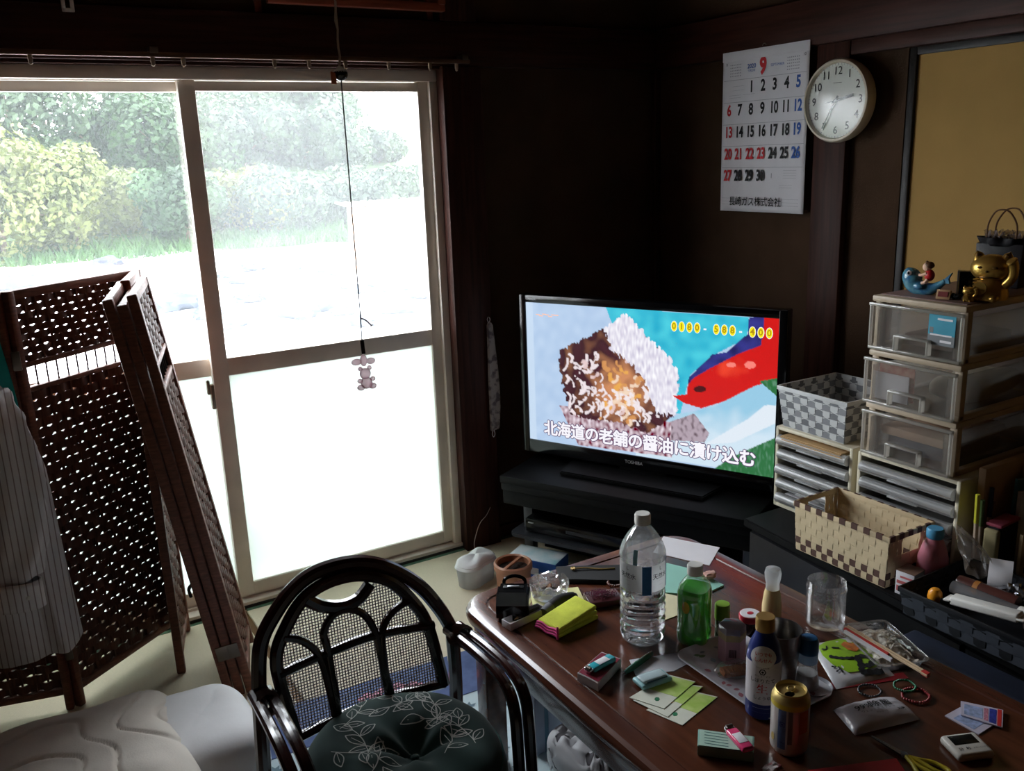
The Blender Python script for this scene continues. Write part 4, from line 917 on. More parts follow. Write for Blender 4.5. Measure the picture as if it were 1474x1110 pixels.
# tall chest of clear drawers
cz, cy0, cy1, cx0, cx1 = .6685, 1.262, 1.527, 1.998, 2.40
chest = thing('drawer_chest', 'three-tier chest of clear plastic drawers topped with figurines', 'drawer chest', (cx0, (cy0+cy1)/2, cz))
hw = (cy1-cy0)/2; dx = cx1-cx0; th = .1452; brown_in = M('dusty_brown_plastic', srgb(96, 78, 66), .6, var=.15, vs=6)
for k in range(3):
    z = k*th
    build('tier_frame', MB().rbox(0, dx, -hw, hw, z+th-.016, z+th, .004).rbox(.012, .034, -hw+.002, -hw+.024, z, z+th-.014, .004).rbox(.012, .034, hw-.024, hw-.002, z, z+th-.014, .004)
          .rbox(dx-.03, dx-.004, -hw+.002, -hw+.024, z, z+th-.014, .004).rbox(dx-.03, dx-.004, hw-.024, hw-.002, z, z+th-.014, .004).rbox(.01, dx-.004, -hw+.002, -hw+.02, z, z+.016, .003).rbox(.01, dx-.004, hw-.02, hw-.002, z, z+.016, .003), ivory2, chest)
    build('back_board', MB().box(dx-.012, dx-.006, -hw+.02, hw-.02, z+.01, z+th-.014), brown_in, chest)
    e = (.006, .014, .010)[2-k]
    yw = hw-.006
    d = build('drawer', MB().box(.004-e, .008-e, -yw, yw, z+.008, z+th-.020).box(.004-e, dx-.03, -yw+.018, -yw+.021, z+.01, z+th*.75).box(.004-e, dx-.03, yw-.021, yw-.018, z+.01, z+th*.75).box(.004-e, dx-.03, -yw+.02, yw-.02, z+.008, z+.012), clearp, chest)
    build('front_rim', MB().rbox(-.006-e, .006-e, -hw, hw, z+th-.026, z+th-.018, .002).rbox(-.004-e, .006-e, -hw+.002, hw-.002, z+.004, z+.012, .002).rbox(-.003-e, .006-e, -hw+.001, -hw+.008, z+.006, z+th-.02, .002).rbox(-.003-e, .006-e, hw-.008, hw-.001, z+.006, z+th-.02, .002), sheer('rim_plastic', (.74, .70, .64), .8, .75), d)
    hz = z+.012
    build('handle', MB().rbox(-.012-e, .006-e, -.05, .05, hz+.034, hz+.040, .002).rbox(-.012-e, .006-e, -.05, -.044, hz, hz+.038, .002).rbox(-.012-e, .006-e, .044, .05, hz, hz+.038, .002), MATS['rim_plastic'], d)
build('top_mat', MB().rbox(.02, dx-.01, -hw+.012, hw-.012, 3*th, 3*th+.003, .001), M('mauve_plastic', srgb(130, 104, 98), .5, var=.08), chest)
stk = build('price_sticker', MB().box(-.0035, -.0022, -hw+.022, -hw+.094, 2*th+.042, 2*th+.118), M('sticker_teal', srgb(58, 150, 176), .5), chest)
build('sticker_base', MB().box(-.0040, -.0034, -hw+.022, -hw+.094, 2*th+.042, 2*th+.068).box(-.0040, -.0034, -hw+.08, -hw+.09, 2*th+.072, 2*th+.086), M('sticker_grey', srgb(120, 124, 128), .5), stk)
build('sticker_lines', MB().box(-.0044, -.0039, -hw+.03, -hw+.088, 2*th+.066, 2*th+.070).box(-.0044, -.0039, -hw+.03, -hw+.06, 2*th+.05, 2*th+.056).box(-.0044, -.0034, -hw+.03, -hw+.07, 2*th+.105, 2*th+.110), paper, stk)
# what the clear drawers hold
xin = cx0+.014
tag(build('picture_card', MB().box(xin, xin+.002, 1.395, 1.50, cz+th+.02, cz+th+.115).xf(Matrix()), M('red_print_card', srgb(190, 120, 110), .6, col2=srgb(226, 190, 170), vs=40)), 'reddish printed card behind a white sheet in the middle clear drawer', 'card')
tag(build('white_sheet', MB().box(xin-.008, xin-.006, 1.405, 1.505, cz+th+.015, cz+th+.088), paper), 'white sheet of paper standing in the middle clear drawer', 'paper')
tag(build('folded_cloth', quilted(2.22, 1.36, .13, .07, .03, cz+th+.046, 3, .3, .004, 40, 20), M('cream_cloth', srgb(200, 190, 170), .9)), 'cream folded cloth in the middle clear drawer', 'cloth')
tag(build('carton_flat', MB().rbox(2.04, 2.26, 1.30, 1.48, cz+.018, cz+.055, .003), M('slate_carton', srgb(96, 100, 112), .6)), 'slate grey flat carton in the lowest clear drawer', 'carton')
tag(build('folded_paper_bag', MB().rbox(2.03, 2.30, 1.31, 1.50, cz+.056, cz+.082, .008, mat=None), M('peach_paper', srgb(214, 184, 160), .8)), 'peach folded paper bag lying on the carton in the clear drawer', 'paper bag')
tag(build('flat_box', MB().rbox(2.06, 2.30, 1.32, 1.47, cz+2*th+.014, cz+2*th+.045, .004), M('taupe_carton', srgb(150, 132, 118), .7)), 'taupe flat box in the top clear drawer', 'box')

# ---------------------------------------------------------------- woven baskets
def woven_basket(name, label, cat, loc, w, d, h, flare, nx, ny, nz, vm, hmf, rimm, rim_h, amp=.0014, hole=False, alt=None, rz=0):
    """w along local x, d along local y; band pieces are separate parts"""
    o = thing(name, label, cat, loc, rz)
    def pos(s, t):     # s perimeter 0..4, t height 0..1
        k = 1+flare*t; X, Y = w/2*k, d/2*k; side = int(s) % 4; f = s-int(s)
        return [(-X+2*X*f, -Y), (X, -Y+2*Y*f), (X-2*X*f, Y), (-X, Y-2*Y*f)][side], [(0, -1), (1, 0), (0, 1), (-1, 0)][side]
    counts = [nx, ny, nx, ny]; ss = []
    for sd in range(4):
        for k in range(counts[sd]): ss.append((sd+(k+.5)/counts[sd], sd, k))
    rows = [(r+.5)/nz for r in range(nz)]
    def cut(s, t): return hole and int(s) % 2 == 0 and .27 < (s-int(s)) < .73 and t > .62
    for i, (s, sd, k) in enumerate(ss):
        wd = (2*(w if sd % 2 == 0 else d)/2)/counts[sd]*.47; top = .60 if cut(s, .99) else 1.0
        vs = []; fs = []; n = int(nz*top)*2+1
        for q in range(n):
            t = min(top, q/2/nz); (x, y), (nx_, ny_) = pos(s, t); tx, ty = -ny_, nx_
            off = amp*cos(pi*(q/2-.5+i)) if q % 2 else 0
            for a, b in ((-wd, 0), (wd, 0), (wd, .001), (-wd, .001)): vs.append((x+tx*a*(1+flare*t)+nx_*(off+b), y+ty*a*(1+flare*t)+ny_*(off+b), h*t+.002))
        for q in range(n-1):
            for e in range(4): fs.append((q*4+e, q*4+(e+1) % 4, q*4+4+(e+1) % 4, q*4+4+e))
        fs += [(0, 1, 2, 3), tuple(range(n*4-4, n*4))]
        build('upright_strip', MB().add(vs, fs), vm if alt is None or i % 2 == 0 else alt, o)
    for r in range(nz):
        t = rows[r]; hh = h/nz*.46; segs = [list(range(len(ss)))]
        if hole and t > .60: segs = [[i for i in range(len(ss)) if ss[i][1] == q] for q in (1, 3)]
        for sg in segs:
            vs = []; fs = []; closed = len(sg) == len(ss)
            pts = []
            for i in sg:
                s, sd, k = ss[i]
                if k == 0: pts.append((sd+.0001, 0))
                pts.append((s, -amp*cos(pi*(r+i))))
                if k == counts[sd]-1: pts.append((sd+.9999, 0))
            for s, off in pts:
                (x, y), (a, b) = pos(s, t)
                for dn, dz in ((0, -hh), (0, hh), (.001, hh), (.001, -hh)): vs.append((x+a*(off+dn), y+b*(off+dn), h*t+dz+.002))
            n = len(pts)
            for q in range(n if closed else n-1):
                q2 = (q+1) % n
                for e in range(4): fs.append((q*4+e, q*4+(e+1) % 4, q2*4+(e+1) % 4, q2*4+e))
            build('woven_band', MB().add(vs, fs), hmf(r), o)
    # rim: alternating blocks or plain band
    k = 1+flare
    ring = MB(); X, Y = w/2*k, d/2*k; t = .003
    ring.rbox(-X-t, X+t, -Y-t, -Y+t*.6, h-rim_h, h+.003, .0015).rbox(-X-t, X+t, Y-t*.6, Y+t, h-rim_h, h+.003, .0015).rbox(-X-t, -X+t*.6, -Y, Y, h-rim_h, h+.003, .0015).rbox(X-t*.6, X+t, -Y, Y, h-rim_h, h+.003, .0015)
    build('rim', ring, rimm, o)
    build('basket_base', MB().box(-w/2, w/2, -d/2, d/2, .0, .003), vm, o)
    return o, ss, pos
g1 = M('light_grey_strap', srgb(204, 206, 206), .6, var=.05); g2_ = M('mid_grey_strap', srgb(112, 114, 118), .6, var=.05)
p_ = (1.0)
woven_basket('woven_basket', 'grey checked woven basket standing on the small letter case', 'basket', (2.125, 1.712, .6685), .225, .222, .125, .13, 9, 9, 6, g1, lambda r: g2_ if r % 2 else M('grey_strap', srgb(134, 136, 140), .6), g1, .010)
cream = M('cream_paper_strap', srgb(214, 194, 158), .75, var=.06); brownp = M('brown_paper_strap', srgb(92, 66, 58), .7, var=.08)
bo, bss, bpos = woven_basket('woven_basket', 'cream woven basket with brown checks and cut-out handles', 'basket', (1.893, 1.436, .4105), .164, .285, .138, .05, 10, 16, 7, cream, lambda r: brownp if r < 2 else cream, cream, .012, hole=True, rz=0)
k = 1.05
for i, (s, sd, q) in enumerate(bss):
    if i % 2: continue
    (x, y), (a, b) = bpos(s, 1.0); tx, ty = -b, a
    build('rim_check', MB().box(-.0092, .0092, -.0035, -.0028, .127, .1415).box(-.0092, .0092, -.003, .003, .1412, .1420).xf(Matrix.Translation((x, y, 0)) @ Matrix(((-b, -a, 0, 0), (a, -b, 0, 0), (0, 0, 1, 0), (0, 0, 0, 1)))), brownp, bo)
bk1 = M('black_strap', srgb(26, 28, 32), .55, var=.1); bk2 = M('charcoal_strap', srgb(60, 64, 72), .5, var=.1)
ang = -.0
woven_basket('woven_tray_basket', 'shallow black woven basket full of odds and ends at the cabinet edge', 'basket', (1.868, .955, .4105), .255, .46, .066, .06, 9, 16, 3, bk1, lambda r: bk2, M('black_strap_rim', srgb(22, 23, 27), .45), .010, alt=bk2)

# ---------------------------------------------------------------- things in the black basket
zb = .416
tag(build('white_packet', MB().rbox(-.016, .016, -.075, .075, -.010, .010, .005, 3).rbox(-.017, .017, -.088, -.072, -.002, .002, .001).rbox(-.017, .017, .072, .088, -.002, .002, .001).xf(RT(1.785, 1.02, .487, .10, radians(-6))), white_pl), 'long white sealed packet lying on the rim of the black basket', 'packet')
tu = thing('clear_tube', 'clear plastic tube with round white cap in the black basket', 'tube', (1.835, 1.045, .478), .02)
build('tube_body', MB().lathe([(.015, -.085), (.015, .07)], 18, caps=False).xf(Matrix.Rotation(pi/2, 4, 'X')), sheer('clear_tube_plastic', (.8, .82, .86), .35, gloss=.12), tu)
build('tube_cap', MB().lathe([(.0165, .07), (.0175, .075), (.0175, .092), (.014, .094), (0, .094)], 18).xf(Matrix.Rotation(pi/2, 4, 'X')), white_pl, tu)
bt_ = thing('brown_tube', 'dark brown tube with an orange band in the black basket', 'tube', (1.90, 1.085, .462), .05)
build('tube_body', MB().lathe([(.0, -.07), (.017, -.07), (.018, -.065), (.018, .065), (.017, .07), (0, .07)], 18).xf(Matrix.Rotation(pi/2, 4, 'X')), M('brown_gloss', srgb(88, 52, 46), .25, coat=.4), bt_)
build('tube_band', MB().lathe([(.0184, -.030), (.0184, -.018)], 18, caps=False).xf(Matrix.Rotation(pi/2, 4, 'X')), M('orange_band', srgb(186, 122, 60), .5), bt_)
oc = thing('orange_topped_bottle', 'small bottle with domed orange cap in the black basket corner', 'bottle', (1.775, 1.135, zb), 0)
build('bottle_body', MB().lathe([(.013, 0), (.014, .01), (.014, .04), (.010, .045)], 16), sheer('clear_bottle', (.75, .75, .78), .4), oc)
build('bottle_cap', MB().lathe([(.0155, .043), (.0165, .05), (.015, .063), (.009, .071), (0, .073)], 18), M('orange_plastic', srgb(238, 156, 40), .35), oc)
tag(build('black_marker', MB().tube([(1.765, 1.115, .470), (1.80, 1.05, .466)], .006, 10), black_pl), 'black marker lying beside the orange cap', 'marker')
def crumple(name, label, cat, c, r, mat, seed, sq=(1, 1, .5), amt=.5):
    bm = bmesh.new(); bmesh.ops.create_icosphere(bm, subdivisions=3, radius=1)
    for v in bm.verts:
        k = 1+amt*noise.noise(v.co*2.1+Vector((seed*3.1, 0, 0)))+amt*.7*noise.noise(v.co*5+Vector((seed, 2, 0))); v.co = Vector((v.co.x*r*sq[0]*k, v.co.y*r*sq[1]*k, v.co.z*r*sq[2]*k))
    return tag(place(build(name, MB().addbm(bm), mat, smooth=25), c), label, cat)
film = sheer('crinkled_clear_film', (.78, .74, .72), .35, .2, gloss=.2, rough=.12, vs=40)
pinkfilm = sheer('pinkish_film', (.80, .62, .60), .55, .4, gloss=.18, rough=.15, vs=40)
crumple('plastic_wrapper', 'crumpled pinkish plastic wrapper in the black basket', 'wrapper', (1.87, .93, .462), .045, pinkfilm, 3, (1, 1.2, .6))
crumple('plastic_wrapper', 'crumpled clear wrapper beside the paper slip in the black basket', 'wrapper', (1.94, .96, .465), .045, film, 5, (1, 1, .7))
crumple('foil_ball', 'crumpled silver foil piece at the back of the black basket', 'foil', (1.955, 1.055, .458), .026, M('silver_foil', srgb(190, 192, 198), .25, .95), 8, (1.2, 1, .8))
tag(build('paper_slip', MB().surf(lambda u, v: (1.90+.035*u, 1.00-.045*v+.01*u, .482+.012*sin(u*2+v)), 5, 5), M('tan_paper', srgb(200, 176, 140), .8), solid=.0006), 'folded tan paper slip on top of the clear tube', 'paper')
tag(build('rubber_band', MB().tube([(1.815+.013*cos(t*.45), .975+.016*sin(t*.45), .475+.002*sin(t)) for t in range(14)], .0016, 6, closed=True), M('cream_rubber', srgb(222, 206, 180), .6)), 'cream rubber band in the black basket', 'rubber band')
tag(build('receipt', MB().surf(lambda u, v: (1.86+.07*u, .90-.09*v-.02*u, .487+.012*sin(u*3)), 8, 4), paper, solid=.0006), 'white printed slip sticking up from the black basket', 'paper')
tag(build('paper_pack', MB().rbox(1.77, 1.86, .80, .90, .45, .482, .006), M('beige_packet', srgb(190, 172, 150), .7, var=.15, vs=20)), 'beige snack packet at the near end of the black basket', 'packet')

# behind the basket: bottle, carton, clear bag
pb = thing('detergent_bottle', 'small pink conical bottle with a blue cap beside the cream basket', 'bottle', (2.035, 1.315, .4105))
pb.location = (1.922, 1.243, .4105)
build('bottle_body', MB().lathe([(.030, 0), (.035, .004), (.037, .03), (.036, .075), (.027, .108), (.019, .125), (.017, .130)], 28), M('pink_plastic', srgb(214, 134, 150), .3, var=.05, coat=.2), pb)
build('bottle_cap', MB().lathe([(.0195, .128), (.0205, .132), (.0205, .149), (.018, .153), (0, .153)], 24), M('blue_cap_plastic', srgb(82, 156, 196), .4), pb)
sb = thing('paper_carton', 'small white carton with red print between cream and black baskets', 'carton', (1.838, 1.245, .4105), .12)
build('carton_body', MB().rbox(-.024, .024, -.024, .024, 0, .062, .002), paper, sb)
build('carton_print', MB().box(-.0248, -.0239, -.02, .02, .01, .024).box(-.0248, -.0239, -.02, .02, .03, .038).box(-.0248, -.0239, -.02, .012, .046, .051), M('soft_red_print', srgb(206, 110, 110), .6), sb)
build('carton_flap', MB().box(-.024, .026, -.024, .024, .0622, .0634, mat=None), M('carton_brown_side', srgb(120, 92, 76), .7), sb)
def cone(u, v):
    p = Vector((1.985, 1.225, .555)).lerp(Vector((1.93, 1.125, .50)), v); r = .008+.042*v*(1-.35*v); a = u*2*pi
    return p+Vector((r*.8*cos(a), r*cos(a)*-.5, r*.75*sin(a)))*(1+.12*sin(a*5+v*9))
tag(build('clear_plastic_bag', MB().surf(cone, 30, 14, cu=True), sheer('brownish_clear_film', (.62, .54, .48), .34, .24, gloss=.03, rough=.3, vs=20)), 'slack clear plastic bag slumped beside the pink bottle', 'plastic bag')

# file, pens, pouch and booklets at the right
tanb = M('tan_board', srgb(178, 146, 112), .8, var=.08)
tag(build('cardboard_file', MB().rbox(2.05, 2.39, 1.205, 1.225, .4105, .70, .003), tanb), 'tall tan cardboard file standing against the drawer unit', 'file')
pz = .4105
for (dx_, dy_, h_, col, lab) in ((-.012, .004, .235, (206, 204, 60), 'yellow-green capped pen behind the black pouch'), (-.004, -.008, .215, (96, 120, 70), 'olive pen behind the black pouch'), (.008, .006, .24, (24, 26, 60), 'navy pen behind the black pouch'), (.012, -.010, .20, (150, 120, 90), 'wooden pencil behind the black pouch')):
    pn_ = thing('pen', lab, 'pen', (2.045+dx_*2.2, 1.194, pz))
    build('pen_barrel', MB().tube([(0, 0, 0), (dx_*.5, .002, h_*.68)], .0048, 8), M('pen_barrel_pale', srgb(200, 180, 160), .4), pn_)
    build('pen_top', MB().tube([(dx_*.5, .002, h_*.68), (dx_*.7, .003, h_)], .0056, 8), M('pen_%d_%d' % col[:2], srgb(*col), .4), pn_)
pou = thing('black_pouch', 'black cloth pouch with a pink zip in front of the tan file', 'pouch', (2.065, 1.160, pz), .06)
build('pouch_body', MB().rbox(-.042, .048, -.018, .018, 0, .165, .010, 3), M('black_cloth', srgb(26, 24, 26), .9), pou)
build('zip', MB().rbox(-.043, .049, -.019, .019, .160, .168, .002), M('pink_zip', srgb(150, 66, 84), .6), pou)
build('side_cloth', MB().rbox(-.054, -.038, -.018, .018, .02, .155, .006, 3), M('olive_cloth', srgb(138, 128, 94), .9), pou)
build('zip_tassel', MB().ell((-.054, -.008, .028), .008, .008, .013, 12, 8), M('pink_tassel', srgb(196, 108, 130), .7), pou)
tag(build('paper_roll', MB().lathe([(.036, 0), (.036, .05), (.033, .05), (.033, 0)], 30, caps=False).xf(RT(1.965, 1.125, .478, .5, pi/2)), paper, solid=.001), 'curled white paper roll lying in front of the black pouch', 'paper roll')
def book(label, loc, rz, w, h, t, tilt, col, page=True, cat='booklet'):
    o = thing('booklet', label, cat, loc, rz, ry=tilt)
    build('cover', MB().box(0, w, -t/2-.001, -t/2, 0, h).box(0, w, t/2, t/2+.001, 0, h).box(-.001, 0, -t/2-.001, t/2+.001, 0, h), M('cover_%d_%d_%d' % col, srgb(*col), .5, var=.25, vs=18), o)
    build('pages', MB().box(.001, w-.002, -t/2, t/2, .002, h-.002), paper, o); return o
b1 = book('pale booklet with teal spine tilted beside the black pouch', (2.118, 1.155, pz), -.35, .13, .23, .010, .0, (196, 188, 180))
b2 = book('teal booklet leaning behind the pale one', (2.135, 1.185, pz), -.3, .13, .25, .008, .05, (70, 130, 150))
b3 = book('cream booklet with brown lettering stripes by the paper roll', (2.055, 1.105, pz), -.35, .10, .15, .008, .0, (188, 166, 126))
build('cover_stripes', MB().box(.01, .08, -.0062, -.0055, .05, .065).box(.01, .08, -.0062, -.0055, .08, .12), M('dark_brown_print', srgb(70, 50, 40), .6), b3)
b4 = book('green and red booklet standing at the end of the cabinet things', (2.135, 1.045, pz), -.3, .12, .17, .012, .0, (60, 120, 84))
build('cover_panel', MB().box(.05, .10, -.0082, -.0075, .10, .15), M('red_cover_print', srgb(176, 40, 50), .5), b4)
b5 = book('tan magazine with dark lettering high behind the booklets', (2.20, 1.195, pz), -.15, .18, .27, .008, .0, (176, 144, 104))
build('cover_print', txt(MB(), '5"', .06, frame((.05, -.0062, .21), (1, 0, 0), (0, 0, 1)), bold=.02), ink, b5, smooth=0)
tag(build('kraft_envelope', MB().box(2.22, 2.40, 1.197, 1.202, .4105, .71), M('kraft_brown', srgb(168, 134, 98), .8)), 'brown kraft envelope leaning against the tan file', 'envelope')
tag(build('navy_shopping_bag', MB().rbox(1.60, 1.685, .72, 1.12, .009, .425, .012, 3), M('navy_paper_bag', srgb(26, 34, 52), .6, var=.3, vs=9)), 'dark navy bag standing between the table and the cabinet', 'bag')

# ---------------------------------------------------------------- figurines on the chest
ctz = cz+3*th+.003
gold = M('gold_glaze', srgb(196, 156, 78), .3, .8, var=.15, vs=12)
goldd = M('dark_gold_line', srgb(92, 62, 20), .4, .6)
def lucky_cat(label, loc, s, rz):
    o = thing('lucky_cat_figurine', label, 'figurine', loc, rz)      # faces -x
    S = lambda *a: [k*s for k in a]
    build('body', MB().lathe([(k*s, z*s) for k, z in ((.30, 0), (.36, .03), (.37, .15), (.33, .32), (.26, .45), (.20, .52))], 28), gold, o)
    build('head', MB().ell((0, 0, .70*s), .34*s, .44*s, .30*s, 28, 18), gold, o)
    for sy in (-1, 1):
        e = build('ear', MB().lathe([(.14*s, 0), (.09*s, .12*s), (0, .2*s)], 14).xf(RT(0, sy*.27*s, .88*s, 0, -sy*.35)), gold, o)
        build('inner_ear', MB().ell((-.08*s, sy*.29*s, .96*s), .03*s, .05*s, .07*s, 10, 8), goldd, e)
        build('eye', MB().ell((-.31*s, sy*.15*s, .74*s), .03*s, .06*s, .03*s, 12, 8), goldd, o)
        build('foot', MB().ell((-.27*s, sy*.17*s, .08*s), .15*s, .11*s, .09*s, 14, 10), gold, o)
    build('nose', MB().ell((-.34*s, 0, .66*s), .03*s, .035*s, .025*s, 10, 8), goldd, o)
    build('raised_paw', MB().tube(smoothpath([(-.08*s, -.30*s, .35*s), (-.12*s, -.45*s, .55*s), (-.16*s, -.46*s, .80*s), (-.22*s, -.42*s, .92*s)], 6), [.10*s]*10+[.105*s]*6+[.12*s, .11*s, .08*s], 12), gold, o)
    build('coin', MB().lathe([(0, -.02*s), (.14*s, -.02*s), (.14*s, .02*s), (0, .02*s)], 18).xf(RT(-.38*s, .10*s, .30*s, 0, 0, pi/2)), gold, o)
    build('bib', MB().tube([(.27*s*cos(t*.262)*1.0, .27*s*sin(t*.262), .50*s-.03*s*cos(t*.262)) for t in range(24)], .03*s, 8, closed=True), goldd, o)
    for q in range(5): build('arm_ridge', MB().ell((-.30*s, .20*s, (.2+.07*q)*s), .06*s, .08*s, .025*s, 10, 6), gold, o)
    return o
pcat = onz(1424, 432, ctz)
lucky_cat('large gold beckoning cat figurine on the clear drawer chest', (pcat.x, pcat.y, ctz), .112, .25)
ps = onz(1394, 434, ctz); lucky_cat('tiny gold cat figurine in front of the black frame', (ps.x, ps.y, ctz), .036, .3)
fr = thing('black_glass_block', 'dark glossy block with silver edge between the two gold cats', 'ornament', (2.105, 1.318, ctz), .55)
fr.location = tuple(onz(1401, 431, ctz)+Vector((.050, .040, 0)))
build('block_body', MB().rbox(-.012, .012, -.028, .028, 0, .062, .002), gloss_black, fr)
build('block_edge', MB().rbox(-.0125, .0125, .0275, .033, 0, .063, .001), M('silver_edge', srgb(170, 176, 186), .3, .8), fr)
sg = thing('wooden_sign', 'small wooden plaque leaning beside the blue fish figurine', 'sign', tuple(onz(1357, 431, ctz)), .2)
build('plaque', MB().rbox(-.003, .003, -.017, .017, .0, .024, .001, mat=Matrix.Rotation(radians(14), 4, 'Y')), M('plaque_wood', srgb(176, 138, 98), .6), sg)
build('plaque_print', MB().box(-.0046, -.0035, -.012, .012, .006, .019, mat=Matrix.Rotation(radians(14), 4, 'Y')), M('dark_red_plaque', srgb(120, 40, 36), .6), sg)
crumple('dark_trinket', 'small dark trinket between plaque and gold cat', 'trinket', tuple(onz(1372, 432, ctz)+Vector((.01, 0, .008))), .012, satin_black, 4, (1, 1.2, .6), .4)
pf = onz(1333, 424, ctz)
fish = thing('fish_figurine', 'blue fish figurine carrying a small child in red', 'figurine', (pf.x, pf.y, ctz), -.0)
# fish lies along -y (head towards +y); facing the room (-x)
bl = M('blue_glaze', srgb(40, 96, 140), .25, col2=srgb(96, 156, 168), vs=45, coat=.5)
fp = smoothpath([(0, .040, .066), (0, .044, .048), (0, .036, .026), (0, .014, .0165), (0, -.014, .019), (0, -.038, .032), (0, -.050, .042)], 5)
rad = [.006, .014, .019, .022, .0245, .026, .0265, .026, .0255, .025, .024, .0232, .0225, .0215, .0205, .020, .019, .018, .017, .016, .015, .0135, .012, .011, .010, .009, .008, .0075, .007, .0066, .006]
rad = (rad+[.005]*40)[:len(fp)]
fb = MB().tube(fp, rad, 16)
for i_, v in enumerate(fb.v): fb.v[i_] = (v[0]*.8, v[1], max(.0, v[2]-.002))
build('fish_body', fb, bl, fish)
build('tail_fin', MB().prism([(-.044, .040), (-.068, .062), (-.060, .046), (-.064, .034), (-.048, .034)], -.003, .003, mat=Matrix(((0, 0, 1, 0), (1, 0, 0, 0), (0, 1, 0, 0), (0, 0, 0, 1)))), bl, fish)
build('fish_eye', MB().ell((-.019, .040, .054), .004, .007, .007, 14, 10), paper, fish); build('pupil', MB().ell((-.0225, .040, .054), .002, .004, .004, 10, 8), gloss_black, fish)
build('fin', MB().ell((-.021, .012, .022), .004, .014, .008, 12, 8), bl, fish)
skin = M('doll_skin', srgb(232, 190, 164), .5); redc = M('red_glaze', srgb(184, 34, 36), .35, coat=.3); hair = M('brown_hair_glaze', srgb(96, 62, 36), .5)
build('child_torso', MB().ell((0, -.006, .050), .011, .013, .015, 16, 12), redc, fish)
hd = build('child_head', MB().ell((0, .002, .071), .011, .012, .0115, 18, 12), skin, fish)
build('child_hair', MB().ell((.001, -.003, .0755), .0115, .0125, .0095, 16, 10).ell((0, .004, .083), .004, .004, .004, 8, 6), hair, hd)
build('child_arm', MB().tube([(-.008, -.002, .055), (-.010, .010, .050), (-.008, .018, .050)], [.004, .0036, .0035], 8), skin, fish)
build('child_leg', MB().tube([(-.010, -.008, .040), (-.014, -.004, .033), (-.014, .006, .030)], [.005, .0045, .004], 8), skin, fish)
# gift bag
gbp = onz(1462, 412, ctz); gbx, gby = 2.335, 1.385
gb = thing('gift_bag', 'black gift bag with frilled top and brown twisted handles', 'gift bag', (gbx, gby, ctz), .12)
build('bag_body', MB().rbox(-.028, .028, -.055, .055, 0, .115, .004, top=1.12), M('black_bag_paper', srgb(30, 27, 32), .5), gb)
frl = MB().surf(lambda u, v: ((.033+.010*v)*cos(u*2*pi)*(1+.18*sin(u*2*pi*9)*v), (.062+.006*v)*sin(u*2*pi)*(1+.10*sin(u*2*pi*9)*v), .108+.022*v), 108, 4, cu=True)
build('frill', frl, M('black_frill', srgb(22, 20, 26), .7), gb, solid=.001)
build('tissue', MB().surf(lambda u, v: ((-.02+.04*v)*1.0, -.05+.10*u, .128+.016*abs(sin(u*17+v*3))+.006*sin(u*40)), 40, 6), sheer('mauve_tissue', (.36, .31, .34), .75, .6, vs=30), gb)
for x in (-.024, .024): build('handle', MB().tube(smoothpath([(x, -.036, .108), (x, -.037, .16), (x*1.2, -.02, .195), (x*1.3, .0, .203), (x*1.2, .02, .195), (x, .037, .16), (x, .036, .108)], 6), .0022, 8), M('brown_cord', srgb(96, 62, 36), .6), gb)

# ---------------------------------------------------------------- low table
tw_ = M('glossy_table_wood', srgb(74, 40, 28), .22, col2=srgb(98, 56, 38), vs=3, st=(14, 1.3, 14), coat=.35, lo=.3, hi=.7)
tws = M('table_apron_wood', srgb(74, 40, 30), .25, col2=srgb(96, 56, 40), vs=3, st=(14, 1.3, 14), coat=.5)
TX0, TX1, TY0, TY1 = .862, 1.578, .32, 1.802
tab = thing('low_table', 'low glossy brown wooden table with rounded corners and grooved rim', 'table', (1.22, 1.06, 0))
def loft(rings, cap0=True, cap1=True):
    vs = []; n = len(rings[0][0])
    for poly_, z in rings: vs += [(x, y, z) for x, y in poly_]
    fs = [(i*n+k, i*n+(k+1) % n, (i+1)*n+(k+1) % n, (i+1)*n+k) for i in range(len(rings)-1) for k in range(n)]
    if cap0: fs.append(tuple(range(n))[::-1])
    if cap1: fs.append(tuple((len(rings)-1)*n+k for k in range(n)))
    return MB().add(vs, fs)
rr_ = lambda i: rrect(TX0+i, TX1-i, TY0+i, TY1-i, max(.02, .085-i*.7), 8)
build('table_rim', L(loft([(rr_(.014), .410), (rr_(.003), .414), (rr_(0), .424), (rr_(0), .434), (rr_(.004), .443), (rr_(.012), .4485), (rr_(.026), .4500), (rr_(.044), .4500), (rr_(.046), .4470)]), tab), tws, tab, smooth=25)
build('table_top', L(loft([(rr_(.050), .440), (rr_(.050), .4485), (rr_(.0515), .4500)]), tab), tw_, tab, smooth=25)
for a in ((TX0+.03, TX0+.05, TY0+.09, TY1-.09), (TX1-.05, TX1-.03, TY0+.09, TY1-.09), (TX0+.09, TX1-.09, TY1-.05, TY1-.03), (TX0+.09, TX1-.09, TY0+.03, TY0+.05)):
    build('apron', L(MB().rbox(*a, .335, .412, .003), tab), tws, tab)
for x in (TX0+.03, TX1-.085):
    for y in (TY0+.04, TY1-.095): build('leg', L(MB().rbox(x, x+.055, y, y+.055, .0095, .41, .006), tab), tws, tab)

